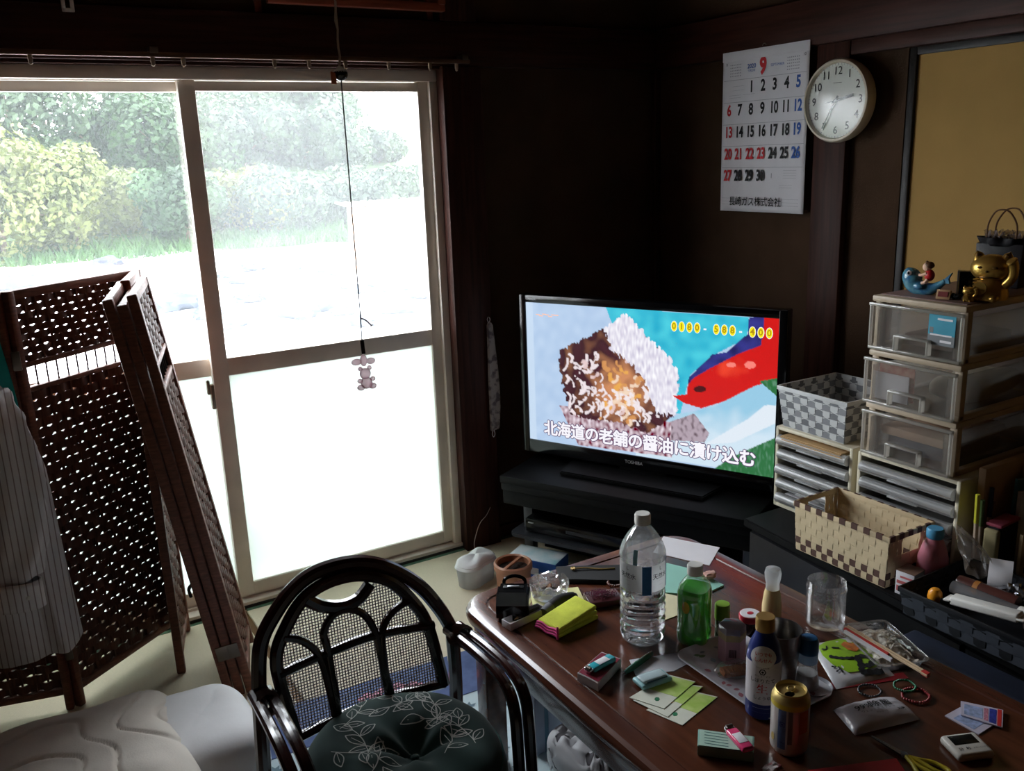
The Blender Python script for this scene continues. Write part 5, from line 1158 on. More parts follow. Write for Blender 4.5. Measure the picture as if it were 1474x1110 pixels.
Zt = TZ+.0003
def ang(p, q): d = T(*q)-T(*p); return math.atan2(d.y, d.x)
def qslab(pxs, z0, t, bev=0, zr=None):
    pts = [T(x, y, z0+t if zr is None else zr) for x, y in pxs]; P = [(p.x, p.y) for p in pts]
    ar = sum(P[i][0]*P[(i+1) % len(P)][1]-P[(i+1) % len(P)][0]*P[i][1] for i in range(len(P)))
    if ar < 0: P = P[::-1]
    return MB().prism(P, z0, z0+t, bev=bev)
def flat(name, label, cat, pxs, z0, t, mat, bev=0): return tag(build(name, qslab(pxs, z0, t, bev), mat), label, cat)
def patch(parent, name, pxs, z, mat, t=.0004): return build(name, L(qslab(pxs, z, t), parent), mat, parent)
def base(name, label, cat, px, py, rz=0, z=Zt): p = T(px, py, z); return thing(name, label, cat, (p.x, p.y, z), rz)
FA = lambda o: math.atan2(-o.location.y, -o.location.x)     # bearing towards the viewer's seat
water = M('clear_water', (.97, .98, .99), .02, trans=1, ior=1.33, var=0)
pet = sheer('clear_pet_plastic', (.90, .92, .95), .16, .10, gloss=.12, rough=.05, vs=30)
glassm = M('cut_glass', (.93, .95, .95), .03, trans=1, ior=1.45, var=0)

# --- left end of the table
bd = base('black_desk_gadget', 'glossy black plastic gadget with slotted top and loop handle', 'gadget', 740, 882, -.62)
bp_ = [(-.044, 0), (.044, 0), (.044, .034), (.030, .060), (-.018, .062), (-.044, .040)]
build('gadget_body', MB().prism(bp_, -.038, .038, bev=.006, mat=Matrix(((0, 0, 1, 0), (1, 0, 0, 0), (0, 1, 0, 0), (0, 0, 0, 1)))), gloss_black, bd)
build('slot', MB().rbox(-.024, .024, .002, .016, .0600, .0630, .001), satin_black, bd)
build('dial', MB().rbox(-.014, .014, .005, .013, .0615, .0650, .001), M('silver_dial', srgb(180, 182, 186), .3, .8), bd)
build('loop_handle', MB().tube(smoothpath([(-.024, .036, .040), (-.024, .046, .062), (0, .050, .070), (.024, .046, .062), (.024, .036, .040)], 5), .0045, 8), gloss_black, bd)
flat('sticky_note_pad', 'pale yellow sticky note pad under the glass ashtray', 'note pad', [(762, 852), (832, 845), (843, 868), (770, 882)], Zt, .003, M('pale_yellow_paper', srgb(226, 222, 160), .8))
at_ = base('glass_ashtray', 'clear faceted glass ashtray holding dark stubs', 'ashtray', 791, 858, .2, Zt+.0032)
gp = []
for r, z in ((.030, .0), (.040, .004), (.046, .034), (.047, .040), (.038, .040), (.034, .034), (.030, .012), (.0, .011)): gp.append((r, z))
am = MB().lathe(gp, 48)
for i_, v in enumerate(am.v):
    r = math.hypot(v[0], v[1]); a = math.atan2(v[1], v[0])
    if r > .036: k = 1+.07*abs(sin(a*4)); am.v[i_] = (v[0]*k, v[1]*k, v[2]+(.004*cos(a*8) if v[2] > .03 else 0))
build('glass_bowl', am, sheer('cut_glass_sheet', (.9, .92, .92), .16, .08, gloss=.22, rough=.05, vs=50), at_, smooth=30)
ashm = M('ash_and_stubs', srgb(70, 58, 52), .9, var=.5, vs=200)
build('ash', MB().surf(lambda u, v: (.026*v*cos(u*6.283), .026*v*sin(u*6.283), .0125+.004*(1-v)+.002*noise.noise((u*20, v*9, 0))), 20, 6, cu=True), ashm, at_)
for k in range(3): build('stub', MB().tube([(-.018+.01*k, -.008+.009*k, .019), (.008+.004*k, .004+.004*k, .021)], .0038, 8), M('stub_paper', srgb(150, 110, 80), .8), at_)
kn = base('grey_stapler', 'grey and black hand tool lying beside the yellow notes', 'tool', 806, 876, ang((780, 884), (833, 858)))
build('tool_body', MB().tube(smoothpath([(-.052, 0, .012), (-.03, .003, .016), (0, .004, .02), (.03, .002, .019), (.052, -.002, .014)], 5), [.010]*4+[.013]*5+[.014]*5+[.0125]*5+[.009]*2, 12, flat=.75), M('dark_grey_rubber', srgb(58, 58, 62), .6), kn)
build('tool_grip', MB().tube(smoothpath([(-.056, -.004, .012), (-.045, -.002, .014), (-.03, 0, .017)], 4), .0135, 12, flat=.8), M('mid_grey_rubber', srgb(106, 106, 112), .6), kn)
wbx = base('white_slim_box', 'slim white open box holding a pencil near the table corner', 'box', 755, 893, ang((728, 905), (782, 880)))
build('box_tray', MB().rbox(-.055, .055, -.016, .016, 0, .003, .001).rbox(-.055, .055, -.016, -.013, 0, .018, .001).rbox(-.055, .055, .013, .016, 0, .018, .001).rbox(-.055, -.052, -.014, .014, 0, .018, .001).rbox(.052, .055, -.014, .014, 0, .018, .001), paper, wbx)
pl_ = thing('pencil', 'short dark pencil lying in the slim white box', 'pencil', (wbx.location.x, wbx.location.y, Zt+.014), wbx.rotation_euler.z)
build('pencil_shaft', MB().tube([(-.02, 0, 0), (.045, 0, .002)], .0035, 6), M('pencil_grey', srgb(96, 92, 88), .5), pl_); build('pencil_tip', MB().tube([(-.02, 0, 0), (-.03, 0, -.0004)], [.0035, .0006], 6), M('pencil_wood', srgb(200, 168, 120), .7), pl_)
fc = base('folded_cloth', 'folded lime green towel with pink stitched edge', 'towel', 817, 898, ang((800, 916), (862, 884)))
lime = M('lime_terry', srgb(206, 214, 74), .95, var=.1, vs=30, bump=.5, bs=400); pinkt = M('pink_stitching', srgb(226, 76, 146), .8)
def fold(z0, z1, dx0, w, d):
    return lambda u, v: (-w/2+w*u, -d/2+d*v+.002*sin(u*9), z0+(z1-z0)*.0)
for k, (zz, sc) in enumerate(((.001, 1.0), (.0105, .97), (.020, .94))):
    mbf = MB().rbox(-.066*sc, .066*sc, -.037*sc, .037*sc, zz, zz+.0105, .0048, 3)
    for i_, v in enumerate(mbf.v): mbf.v[i_] = (v[0], v[1], v[2]+.004*noise.noise((v[0]*30, v[1]*30, k))*(1 if zz > .005 else .0)+.004*(v[0]/.066)*(k-.2))
    ly = build('towel_fold', mbf, lime, fc, smooth=60)
    build('pink_edge', MB().tube(rnd := [(-.0665*sc, -.036*sc+.072*sc*t/10, zz+.006-.004*(k-.2)+.002*sin(t)) for t in range(11)], .0028, 6), pinkt, ly)
build('pink_edge', MB().tube(smoothpath([(-.067, -.036, .003), (-.068, -.037, .014), (-.066, -.035, .027), (-.064, -.034, .030)], 4), .0028, 6), pinkt, fc)
flat('black_tray', 'long flat black case lying along the back edge of the table', 'case', [(800, 815), (905, 812), (900, 836), (806, 834)], Zt, .010, M('matt_black', srgb(12, 12, 13), .7), .002)
gc = [T(825, 819, Zt+.013), T(838, 817.5, Zt+.014), T(850, 818, Zt+.013), T(866, 819, Zt+.012), T(885, 818, Zt+.012)]
gcd = thing('gold_cord_strap', 'braided gold cord strap lying on the black case', 'strap', (0, 0, 0))
build('cord_strand', MB().tube(smoothpath(gc, 6), .0022, 6), M('gold_thread', srgb(196, 164, 104), .5, .3), gcd)
build('cord_knot', MB().tube(smoothpath([gc[0]+Vector((.004*cos(t*1.3), .006*sin(t*1.3), .001*t % .003)) for t in range(9)], 4), .0024, 6), MATS['gold_thread'], gcd)
gt = thing('dark_red_case', 'small dark red case covered with glittering beads', 'case', tuple(T(868, 866, Zt)), ang((845, 868), (890, 862)))
build('case_body', MB().rbox(-.042, .042, -.030, .030, 0, .016, .004), M('dark_red_leather', srgb(74, 28, 32), .35, coat=.3), gt)
gb_ = MB(); rg = random.Random(4)
for k in range(260):
    x, y = rg.gauss(-.006, .016), rg.gauss(.006, .011); gb_.ell((x, y, .017+.006*math.exp(-(x*x+y*y)/.0004)), .0014, .0014, .0014, 5, 4)
build('glitter_beads', gb_, M('burgundy_glitter', srgb(130, 60, 84), .15, .6), gt)['kind'] = 'stuff'
def beads(parent, pts, r, mat, name='beads'):
    mb = MB()
    for p in pts: mb.ell(p, r, r, r, 8, 6)
    o = build(name, mb, mat, parent); o['kind'] = 'stuff'; return o
def ring(n, R, z, a=1, cx=0, cy=0, wob=0): return [(cx+R*cos(2*pi*k/n)*(1+wob*sin(5*2*pi*k/n)), cy+R*a*sin(2*pi*k/n), z) for k in range(n)]
bb = base('bead_bracelet', 'brown wooden bead bracelet leaning by the water bottle', 'bracelet', 886, 842); beads(bb, ring(20, .019, .006, .9), .0036, M('brown_bead', srgb(122, 70, 56), .3, coat=.5)); build('bead_string', MB().tube(ring(24, .019, .006, .9), .0008, 5, closed=True), cordm, bb)
# --- cigarettes and lighter
def pack(label, pxs, h, top, side, cat='cigarette pack'):
    o = thing('cigarette_pack', label, cat, (0, 0, Zt))
    c = sum((T(x, y, Zt+h) for x, y in pxs), Vector())/4; o.location = (c.x, c.y, Zt)
    build('pack_body', L(qslab(pxs, Zt, h, .0012), o), side, o); build('pack_top', L(qslab([((x-sum(p[0] for p in pxs)/4)*.94+sum(p[0] for p in pxs)/4, (y-sum(p[1] for p in pxs)/4)*.94+sum(p[1] for p in pxs)/4) for x, y in pxs], Zt+h, .0005), o), top, o); return o
def lighter(label, p, q, z, col):
    a, b = T(*p, z), T(*q, z); o = thing('pocket_lighter', label, 'lighter', tuple(a.lerp(b, .5)), math.atan2((b-a).y, (b-a).x)); l = (b-a).length
    build('lighter_body', MB().rbox(-l*.36, l*.5, -.0115, .0115, -.0055, .0055, .004, 3), M('lighter_%d_%d' % col[:2], srgb(*col), .2, coat=.4), o)
    build('lighter_label', MB().rbox(-l*.12, l*.28, -.0085, .0085, .0052, .0060, .0003), paper, o)
    build('lighter_head', MB().rbox(-l*.5, -l*.35, -.009, .009, -.0045, .0045, .002), M('chrome', srgb(200, 200, 204), .15, 1), o)
    build('spark_wheel', MB().lathe([(.0045, -.006), (.0045, .006)], 12).xf(RT(-l*.44, 0, .004, 0, pi/2)), hm, o); return o
pk = pack('dark red cigarette pack under the turquoise lighter', [(831, 968), (866, 938), (894, 948), (861, 983)], .021, M('crimson_print', srgb(126, 30, 52), .35, coat=.3), M('white_pack_side', srgb(206, 200, 200), .5))
lighter('turquoise pocket lighter on the dark red cigarette pack', (845, 966), (882, 946), Zt+.0275, (60, 176, 190))
pk2 = pack('mint green printed cigarette pack under the pink lighter', [(1005, 1049), (1086, 1060), (1085, 1083), (1004, 1073)], .021, M('mint_print', srgb(176, 206, 190), .5), M('mint_side', srgb(150, 190, 178), .5))
ml = MB(); a_, b_ = T(1012, 1053, Zt+.0218), T(1046, 1058, Zt+.0218)
for k in range(5): p = T(1014, 1054+k*4, Zt+.0217); ml.add([(p.x, p.y, Zt+.0217), (p.x+(b_-a_).x, p.y+(b_-a_).y, Zt+.0217), (p.x+(b_-a_).x*1.0+.0012, p.y+(b_-a_).y+.0012, Zt+.0217), (p.x+.0012, p.y+.0012, Zt+.0217)], [(0, 1, 2, 3)])
build('pack_lettering', L(ml, pk2), M('teal_lettering', srgb(50, 100, 100), .6), pk2, smooth=0)['kind'] = 'stuff'
lighter('pink pocket lighter on the mint cigarette pack', (1048, 1047), (1078, 1080), Zt+.0275, (226, 70, 120))

# --- papers
flat('white_envelope', 'plain white envelope at the far corner of the table', 'envelope', [(955, 772), (1036, 788), (1021, 814), (940, 795)], Zt, .0012, paper)
flat('mint_booklet', 'mint green thin booklet behind the green bottle', 'booklet', [(950, 808), (1000, 820), (1042, 842), (1010, 857), (950, 852)], Zt, .004, M('mint_cover', srgb(150, 206, 190), .5, var=.05))
crumple('pink_sachet', 'small pinkish crumpled sachet on the mint booklet', 'sachet', tuple(T(1020, 828, Zt+.012)), .016, M('pinkish_paper', srgb(216, 170, 156), .7), 7, (1.3, 1, .5), .35)
flat('cream_paper', 'cream leaflet between the water bottle and the green bottle', 'leaflet', [(940, 850), (992, 862), (990, 880), (950, 895)], Zt, .0015, M('cream_leaflet', srgb(220, 212, 176), .7))
flat('tissue_sheet', 'thin white tissue under the green pen', 'tissue', [(906, 950), (985, 938), (996, 952), (970, 966), (915, 972)], Zt, .001, M('soft_tissue', srgb(206, 206, 212), .9))
gpn = thing('green_pen', 'dark green ballpoint pen lying before the water bottle', 'pen', (0, 0, 0)); a_, b_ = T(899, 969, Zt+.006), T(938, 941, Zt+.0065)
build('pen_barrel', MB().tube([a_.lerp(b_, t/8) for t in range(9)], [.004, .006, .0065, .0065, .0065, .0065, .0065, .006, .005], 10), M('dark_green_gloss', srgb(34, 84, 62), .25, coat=.3), gpn)
build('pen_tip', MB().tube([a_, a_+(a_-b_).normalized()*.008], [.0035, .0008], 8), M('chrome_tip', srgb(190, 190, 190), .2, 1), gpn)
build('pen_clip', MB().tube([a_.lerp(b_, .55)+Vector((0, 0, .006)), b_+Vector((0, 0, .0055))], .0015, 6), MATS['chrome_tip'], gpn)
cardm = M('green_card_print', srgb(168, 206, 88), .4, col2=srgb(206, 226, 140), vs=25); cardw = M('card_white', srgb(226, 228, 212), .45)
for k, (q, lab) in enumerate((([(930, 1022), (985, 992), (1033, 1003), (982, 1044)], 'lowest green printed card in the fan by the tray'), ([(911, 1008), (965, 982), (1012, 988), (961, 1032)], 'middle green printed card in the fan'), ([(906, 1004), (962, 971), (1001, 981), (956, 1020)], 'topmost green printed card beneath the pale blue case'))):
    z = Zt+.0012*k; cdo = thing('printed_card', lab, 'card', tuple(T(*q[3], z)), 0, 'green printed cards'); build('card_sheet', L(qslab(q, z, .001, 0), cdo), cardw, cdo)
    g = lambda a, b, t: (a[0]+(b[0]-a[0])*t, a[1]+(b[1]-a[1])*t)
    patch(cdo, 'card_picture', [g(q[0], q[1], .42), g(q[0], q[1], .97), g(q[3], q[2], .97), g(q[3], q[2], .42)], z+.001, cardm, .0003)
    ce_ = g(g(q[0], q[1], .2), g(q[3], q[2], .2), .6); patch(cdo, 'card_emblem', [(ce_[0]+4*cos(t), ce_[1]+3*sin(t)) for t in (0, 1.05, 2.1, 3.14, 4.2, 5.25)], z+.001, M('emblem_green', srgb(40, 120, 80), .5), .0004)
fz = Zt+.004
fl_ = thing('floss_case', 'pale blue rounded plastic case lying on the green cards', 'case', tuple(T(939, 981, fz)), ang((916, 988), (964, 972)))
build('case_base', MB().rbox(-.036, .036, -.020, .020, 0, .010, .004, 3), M('pale_blue_plastic', srgb(150, 196, 200), .35), fl_)
build('case_lid', MB().rbox(-.030, .028, -.014, .015, .0095, .015, .004, 3), M('pale_grey_plastic', srgb(176, 196, 200), .4), fl_); build('case_slot', MB().rbox(-.022, .026, -.0152, -.0135, .010, .013, .0005), M('slot_blue', srgb(50, 84, 100), .5), fl_)

# --- bottles
wb = base('water_bottle', 'large clear water bottle with blue and white label', 'bottle', 925, 918)
bprof = [(.030, .004), (.040, .001), (.0475, .010), (.050, .022)]
for k in range(6): z = .03+k*.016; bprof += [(.0468, z), (.0500, z+.008)]
bprof += [(.0482, .126), (.0490, .132), (.0490, .196), (.0505, .202), (.0495, .212), (.044, .228), (.033, .248), (.022, .262), (.0145, .270), (.0135, .276)]
build('bottle_wall', MB().lathe(bprof, 48, caps=False), pet, wb)
build('water', MB().lathe([(.0, .005), (.030, .006)]+[(r-.0012, z) for r, z in bprof[1:17]]+[(0, .1262)], 48), water, wb)
build('upper_water', MB().lathe([(.0472, .127), (.0476, .132), (.0478, .196), (.0478, .213), (0, .2131)], 48, caps=False), pet, wb)
build('bottle_cap', MB().lathe([(.0168, .272), (.0172, .276), (.0172, .292), (.0155, .2955), (0, .2955)], 36), white_pl, wb)
A0 = FA(wb); lr = .0499
lab_w = sheer('white_label_film', (.95, .95, .95), .92, .88, vs=10)
build('label_film', MB().lathe([(lr, .134), (lr, .196)], 40, caps=False, a0=A0-1.35, a1=A0-.02).lathe([(lr, .134), (lr, .196)], 20, caps=False, a0=A0+.40, a1=A0+1.35), lab_w, wb)
build('blue_panel', MB().lathe([(lr+.0004, .128), (lr+.0004, .194)], 12, caps=False, a0=A0-.02, a1=A0+.38), M('label_blue', srgb(42, 112, 172), .4, var=.12, vs=30), wb)
build('blue_edge', MB().lathe([(lr+.0004, .134), (lr+.0004, .205)], 8, caps=False, a0=A0+1.30, a1=A0+1.5), MATS['label_blue'], wb)
build('upper_stripe', MB().lathe([(.0502, .196), (.0504, .202), (.0494, .213), (.044, .2285)], 6, caps=False, a0=A0-.42, a1=A0-.22), M('label_light_blue', srgb(140, 196, 214), .4), wb)
lt = MB()
for c in (-.68, .84):
    txt(lt, '天然水', .0135, Matrix(), bold=.02, wrap=(lr+.0005, A0+c, .168)); txt(lt, 'L', .012, Matrix(), wrap=(lr+.0005, A0+c, .186)); txt(lt, '─────', .0035, Matrix(), wrap=(lr+.0005, A0+c, .158)); txt(lt, '────', .0035, Matrix(), wrap=(lr+.0005, A0+c, .148))
build('label_lettering', lt, ink, wb, smooth=0)['kind'] = 'stuff'
gbt = base('green_drink_bottle', 'squarish bottle of bright green liquid with white cap', 'bottle', 999, 921, .5)
gpr = [(.024, .003), (.031, .001), (.0345, .008), (.0350, .03), (.0335, .05), (.0345, .10), (.0345, .118), (.030, .136), (.020, .150), (.0145, .157), (.0135, .162)]
build('bottle_wall', MB().lathe(gpr, 40, sq=3.2, caps=False), pet, gbt)
build('green_liquid', MB().lathe([(0, .0035), (.024, .004)]+[(r-.001, z) for r, z in gpr[1:7]]+[(.0312, .128), (0, .1281)], 40, sq=3.2), M('green_liquid', srgb(80, 210, 60), .08, trans=.45, ior=1.33, var=.03), gbt)
build('bottle_cap', MB().lathe([(.0165, .158), (.017, .161), (.017, .178), (.0155, .181), (0, .181)], 30), white_pl, gbt)
A1 = FA(gbt)-.5; build('label_oval', MB().add([(.0362*cos(A1-.55+.26*cos(t*.524)), .0362*sin(A1-.55+.26*cos(t*.524)), .092+.014*sin(t*.524)) for t in range(12)], [tuple(range(12))]), M('label_gold', srgb(206, 176, 50), .5), gbt)
gs = base('green_capped_shaker', 'slim seasoning bottle with lime green cap', 'seasoning', 1039, 918)
build('shaker_body', MB().lathe([(.014, 0), (.0155, .003), (.0155, .050)], 24), M('dark_green_label', srgb(60, 92, 50), .4, col2=srgb(206, 206, 190), vs=60, lo=.5, hi=.55), gs); build('shaker_cap', MB().lathe([(.0165, .048), (.0165, .080), (.015, .083), (0, .0835)], 24), M('lime_cap', srgb(134, 176, 56), .4), gs)
rj = base('lidded_jar', 'small dark jar with red and white lid', 'jar', 1079, 915)
build('jar_body', MB().lathe([(.019, 0), (.021, .003), (.021, .036), (.018, .042)], 26), M('dark_sauce_jar', srgb(48, 22, 20), .12, coat=.6), rj); build('jar_lid', MB().lathe([(.0235, .040), (.0245, .044), (.0245, .051), (.0235, .054)], 30), M('red_lid', srgb(190, 40, 60), .35), rj)
build('lid_top', MB().lathe([(.0225, .0538), (.021, .0552), (0, .0552)], 30), paper, rj); build('lid_mark', MB().ell((0, 0, .0552), .008, .007, .0010, 12, 6), MATS['red_lid'], rj)
my = base('cream_dressing_bottle', 'soft bottle of cream dressing with translucent cap', 'bottle', 1110, 897)
build('bottle_body', MB().lathe([(.018, 0), (.0215, .004), (.0215, .045), (.0185, .072), (.0155, .086)], 26), M('cream_dressing', srgb(226, 202, 148), .35, var=.06), my); build('bottle_cap', MB().lathe([(.0155, .082), (.0150, .100), (.0175, .112), (.0185, .124), (.016, .134), (0, .137)], 26), sheer('frosted_cap', (.80, .82, .84), .7, .6, gloss=.1), my)
tr = thing('melamine_tray', 'white floral melamine tray with rounded corners', 'tray', (1.212, 1.155, Zt), -.02)
trm = M('floral_melamine', srgb(232, 232, 240), .2, var=.02)
rq = lambda i: rrect(-.09+i, .09-i, -.142+i, .142-i, .03-i*.4, 6)
build('tray_shell', loft([(rq(.012), .0), (rq(.0), .0085), (rq(.0), .0105), (rq(.003), .0105), (rq(.013), .0025)]), trm, tr, smooth=50)
flm = [MB(), MB(), MB()]; rg = random.Random(9)
for k in range(46):
    x, y, a, s = rg.uniform(-.07, .07), rg.uniform(-.12, .12), rg.uniform(0, 6.3), rg.uniform(.012, .02)
    flm[k % 3].add([(x+s*t*cos(a)-s*.35*w_*sin(a), y+s*t*sin(a)+s*.35*w_*cos(a), .0029) for t, w_ in ((0, 0), (.2, .6), (.45, 1), (.75, .7), (1, 0), (.75, -.6), (.45, -.8), (.2, -.5))], [tuple(range(8))])
for mb, nm_, cc in zip(flm, ('leaf_print', 'flower_print', 'blue_print'), ((120, 146, 110), (170, 110, 120), (150, 160, 180))): build(nm_, mb, M('tray_'+nm_, srgb(*cc), .3), tr, smooth=0)['kind'] = 'stuff'
zt2 = Zt+.0028
pkx = base('pink_salt_box', 'pink hexagonal carton wrapped in clear plastic on the tray', 'carton', 1053, 948, .35, zt2)
build('carton_body', MB().prism(ngon(6, .028), 0, .052), M('pink_carton', srgb(206, 160, 176), .5), pkx); build('carton_band', MB().prism(ngon(6, .0284), .052, .066), M('beige_band', srgb(176, 156, 120), .5), pkx)
build('carton_top', loft([(ngon(6, .0282), .066), (ngon(6, .0275), .080), (ngon(6, .015), .084)]), sheer('mauve_lid_plastic', (.56, .48, .54), .8, .75), pkx)
brc = MB(); ap = FA(pkx)-.35+.6
for k in range(9): brc.box(.0244, .0246, -.008+k*.0018, -.008+k*.0018+.0009*(1+k % 2*.5), .016, .034)
build('barcode', brc.xf(Matrix.Rotation(round((ap-pi/6)/(pi/3))*(pi/3)+pi/6, 4, 'Z')), ink, pkx)['kind'] = 'stuff'
sn = base('rice_cracker', 'brown ridged cracker in a clear wrapper on the tray', 'snack', 1058, 972, ang((1035, 975), (1078, 968)), zt2)
cr_ = MB().rbox(-.030, .030, -.014, .014, .003, .017, .006, 3); build('cracker', cr_, M('toasted_brown', srgb(150, 92, 56), .7, var=.25, vs=60, st=(10, 1, 1), bump=.6, bs=60), sn)
for k in range(7): build('ridge', MB().tube([(-.026+k*.0085, -.013, .014), (-.026+k*.0085, 0, .0178), (-.026+k*.0085, .013, .014)], .0022, 6), MATS['toasted_brown'], sn)
build('wrapper', MB().surf(lambda u, v: ((.046)*cos(u*6.283)*sin(v*3.14)**.6, .027*sin(u*6.283)*sin(v*3.14)**.6, .014-.0125*cos(v*3.14)+.0015*sin(u*40)), 40, 10, cu=True), sheer('thin_wrapper_film', (.8, .8, .8), .08, .04, gloss=.05, rough=.1, vs=40), sn)
so = base('soy_sauce_bottle', 'soy sauce bottle with gold cap, blue shoulder and white label', 'bottle', 1097, 1024, 0, zt2)
navy = M('navy_label', srgb(36, 48, 112), .3, var=.08); As = FA(so)
def shr(z):
    K = [(.0, .0326), (.118, .0326), (.128, .0318), (.146, .0276), (.163, .0196)]
    for (za, ra), (zb__, rb) in zip(K, K[1:]):
        if z <= zb__: return ra+(rb-ra)*(z-za)/(zb__-za)+.0004
    return .0196
sp_ = [(.028, 0), (.0315, .003), (.032, .010), (.032, .034)]
build('bottle_base', MB().lathe(sp_, 36), navy, so)
build('white_label', MB().lathe([(.0322, .034), (.0322, .118)], 36, caps=False), M('soy_label_white', srgb(214, 208, 214), .45), so)
build('shoulder', MB().lathe([(.032, .118), (.0312, .128), (.027, .146), (.019, .163), (.0165, .170), (.016, .178)], 36), navy, so)
build('gold_cap', MB().lathe([(.0178, .174), (.0178, .198), (.0165, .2005), (0, .2005)], 30), M('gold_cap', srgb(176, 140, 80), .4, .4), so)
build('label_oval', MB().surf(lambda u, v: ((lambda aa, zz: (shr(zz)*cos(aa), shr(zz)*sin(aa), zz))(As-.05+.80*v*cos(u*6.283), .132+.020*v*sin(u*6.283))), 28, 6, cu=True), paper, so)
t1, t2 = MB(), MB()
for s_, sz, z in (('いつでも', .0085, .137), ('しんせん', .0085, .126)): txt(t1, s_, sz, Matrix(), bold=.02, wrap=(.0327, As-.05, z))
for i_, v in enumerate(t1.v):
    if v[2] > .118: r = shr(v[2])+.0005; a = math.atan2(v[1], v[0]); t1.v[i_] = (r*cos(a), r*sin(a), v[2])
txt(t2, 'しぼりたて', .0098, Matrix(), bold=.01, wrap=(.0325, As-.05, .0835)); txt(t2, 'しょうゆ', .0085, Matrix(), bold=.01, wrap=(.0325, As-.05, .048)); txt(t2, 'キッコーマン', .005, Matrix(), wrap=(.0325, As-.05, .0935)); txt(t2, 'いつでも新鮮', .004, Matrix(), wrap=(.0325, As-.05, .111))
txt(t1, '生', .022, Matrix(), bold=.008, wrap=(.0326, As-.05, .0655))
hexo = [(.0068*cos(k*pi/3), .0068*sin(k*pi/3)) for k in range(6)]; hexi = [(x*.68, y*.68) for x, y in hexo]
wrapp = lambda x, y, z0, R: (R*cos(As-.05+x/R), R*sin(As-.05+x/R), z0+y)
t2.add([wrapp(x, y, .1025, .0325) for x, y in hexo+hexi], [(k, (k+1) % 6, 6+(k+1) % 6, 6+k) for k in range(6)]); t2.add([wrapp(x*.38, y*.38, .1025, .0325) for x, y in hexo], [tuple(range(6))])
t3 = MB(); txt(t3, '━━━━━━', .006, Matrix(), wrap=(.0323, As-.05, .026)); txt(t3, '───────', .005, Matrix(), wrap=(.0323, As-.05, .017))
build('red_lettering', t1, inkr, so, smooth=0)['kind'] = 'stuff'; build('black_lettering', t2, ink, so, smooth=0)['kind'] = 'stuff'; build('base_lettering', t3, M('pale_blue_print_b', srgb(160, 170, 210), .5), so, smooth=0)['kind'] = 'stuff'
tm_ = base('steel_tumbler', 'brushed steel tumbler behind the soy sauce bottle', 'tumbler', 1119, 990, 0, zt2)
build('tumbler_wall', MB().lathe([(.030, 0), (.031, .003), (.0415, .128), (.0422, .131), (.041, .131), (.0395, .126), (.029, .006), (0, .006)], 44), M('brushed_steel', srgb(150, 146, 142), .28, .95, var=.1, vs=40, st=(1, 1, 8)), tm_)
slt = base('salt_shaker', 'glass salt shaker with domed blue cap', 'shaker', 1161, 990, 0, zt2)
build('glass_body', MB().lathe([(.019, .0), (.0225, .004), (.0225, .020), (.018, .042), (.0170, .062)], 28, caps=False), pet, slt); build('salt', MB().lathe([(0, .001), (.0195, .002), (.0213, .006), (.0213, .020), (.0188, .034), (0, .035)], 28), M('salt_white', srgb(216, 214, 212), .9), slt)
build('cap_base', MB().lathe([(.0180, .058), (.0185, .060), (.0185, .080)], 28), sheer('pale_blue_cap_ring', (.45, .6, .75), .8, .75), slt); build('blue_cap', MB().lathe([(.0188, .078), (.0192, .082), (.0188, .104), (.015, .110), (0, .112)], 28), M('blue_dome', srgb(32, 104, 158), .35), slt)
st2 = thing('small_saucer', 'small clear saucer under the glass salt shaker', 'saucer', (slt.location.x+.01, slt.location.y-.008, Zt))
slt.location.z = Zt+.004
build('saucer_dish', MB().lathe([(.0, .002), (.026, .002), (.036, .009), (.037, .0085), (.027, .0), (0, .0)], 36), M('pale_ceramic', srgb(190, 190, 198), .15), st2)
can = base('beer_can', 'opened white and gold beverage can with blue panel', 'can', 1135, 1077)
Ac = FA(can); canw = M('can_white', srgb(206, 200, 196), .3, .45, var=.05); cgold = M('can_gold', srgb(206, 180, 112), .42, .6, var=.05)
build('can_body', MB().lathe([(0, 0), (.024, 0), (.027, .002), (.0325, .010), (.0331, .014), (.0331, .104)], 44, caps=False), canw, can)
build('can_shoulder', MB().lathe([(.0331, .104), (.0328, .108), (.0295, .1145), (.0272, .1175), (.0275, .120), (.0265, .1212), (.0252, .119), (.0245, .1155)], 44, caps=False), cgold, can)
hx_, hy_ = .0105*cos(Ac-.2), .0105*sin(Ac-.2)
lid_o = [(.0246*cos(2*pi*k/44), .0246*sin(2*pi*k/44), .1155) for k in range(44)]; lid_i = [(hx_+.0095*cos(2*pi*k/44), hy_+.0075*sin(2*pi*k/44), .1153) for k in range(44)]
build('can_lid', MB().add(lid_o+lid_i, [(k, (k+1) % 44, 44+(k+1) % 44, 44+k) for k in range(44)]), cgold, can)
build('pull_tab', MB().tube(ring(16, .0075, .1178, .7, -.006*cos(Ac), -.006*sin(Ac)), .0016, 6, closed=True).rbox(-.004-.001*cos(Ac), .004, -.004, .004, .1158, .1176, .0005), cgold, can)
build('blue_panel', MB().lathe([(.0333, .018), (.0333, .096)], 10, caps=False, a0=Ac-.62, a1=Ac-.18), M('can_blue', srgb(96, 116, 158), .35, .3, var=.25, vs=60), can); build('grey_panel', MB().lathe([(.0333, .03), (.0333, .096)], 8, caps=False, a0=Ac-.08, a1=Ac+.16), M('can_grey', srgb(130, 122, 128), .4), can)
build('orange_panel', MB().lathe([(.0333, .05), (.0333, .094)], 10, caps=False, a0=Ac+.5, a1=Ac+1.1), M('can_orange', srgb(196, 120, 80), .4, var=.2, vs=50), can); build('yellow_collar', MB().lathe([(.0334, .095), (.0334, .1045)], 44, caps=False), M('can_yellow', srgb(214, 188, 60), .35, .4), can)
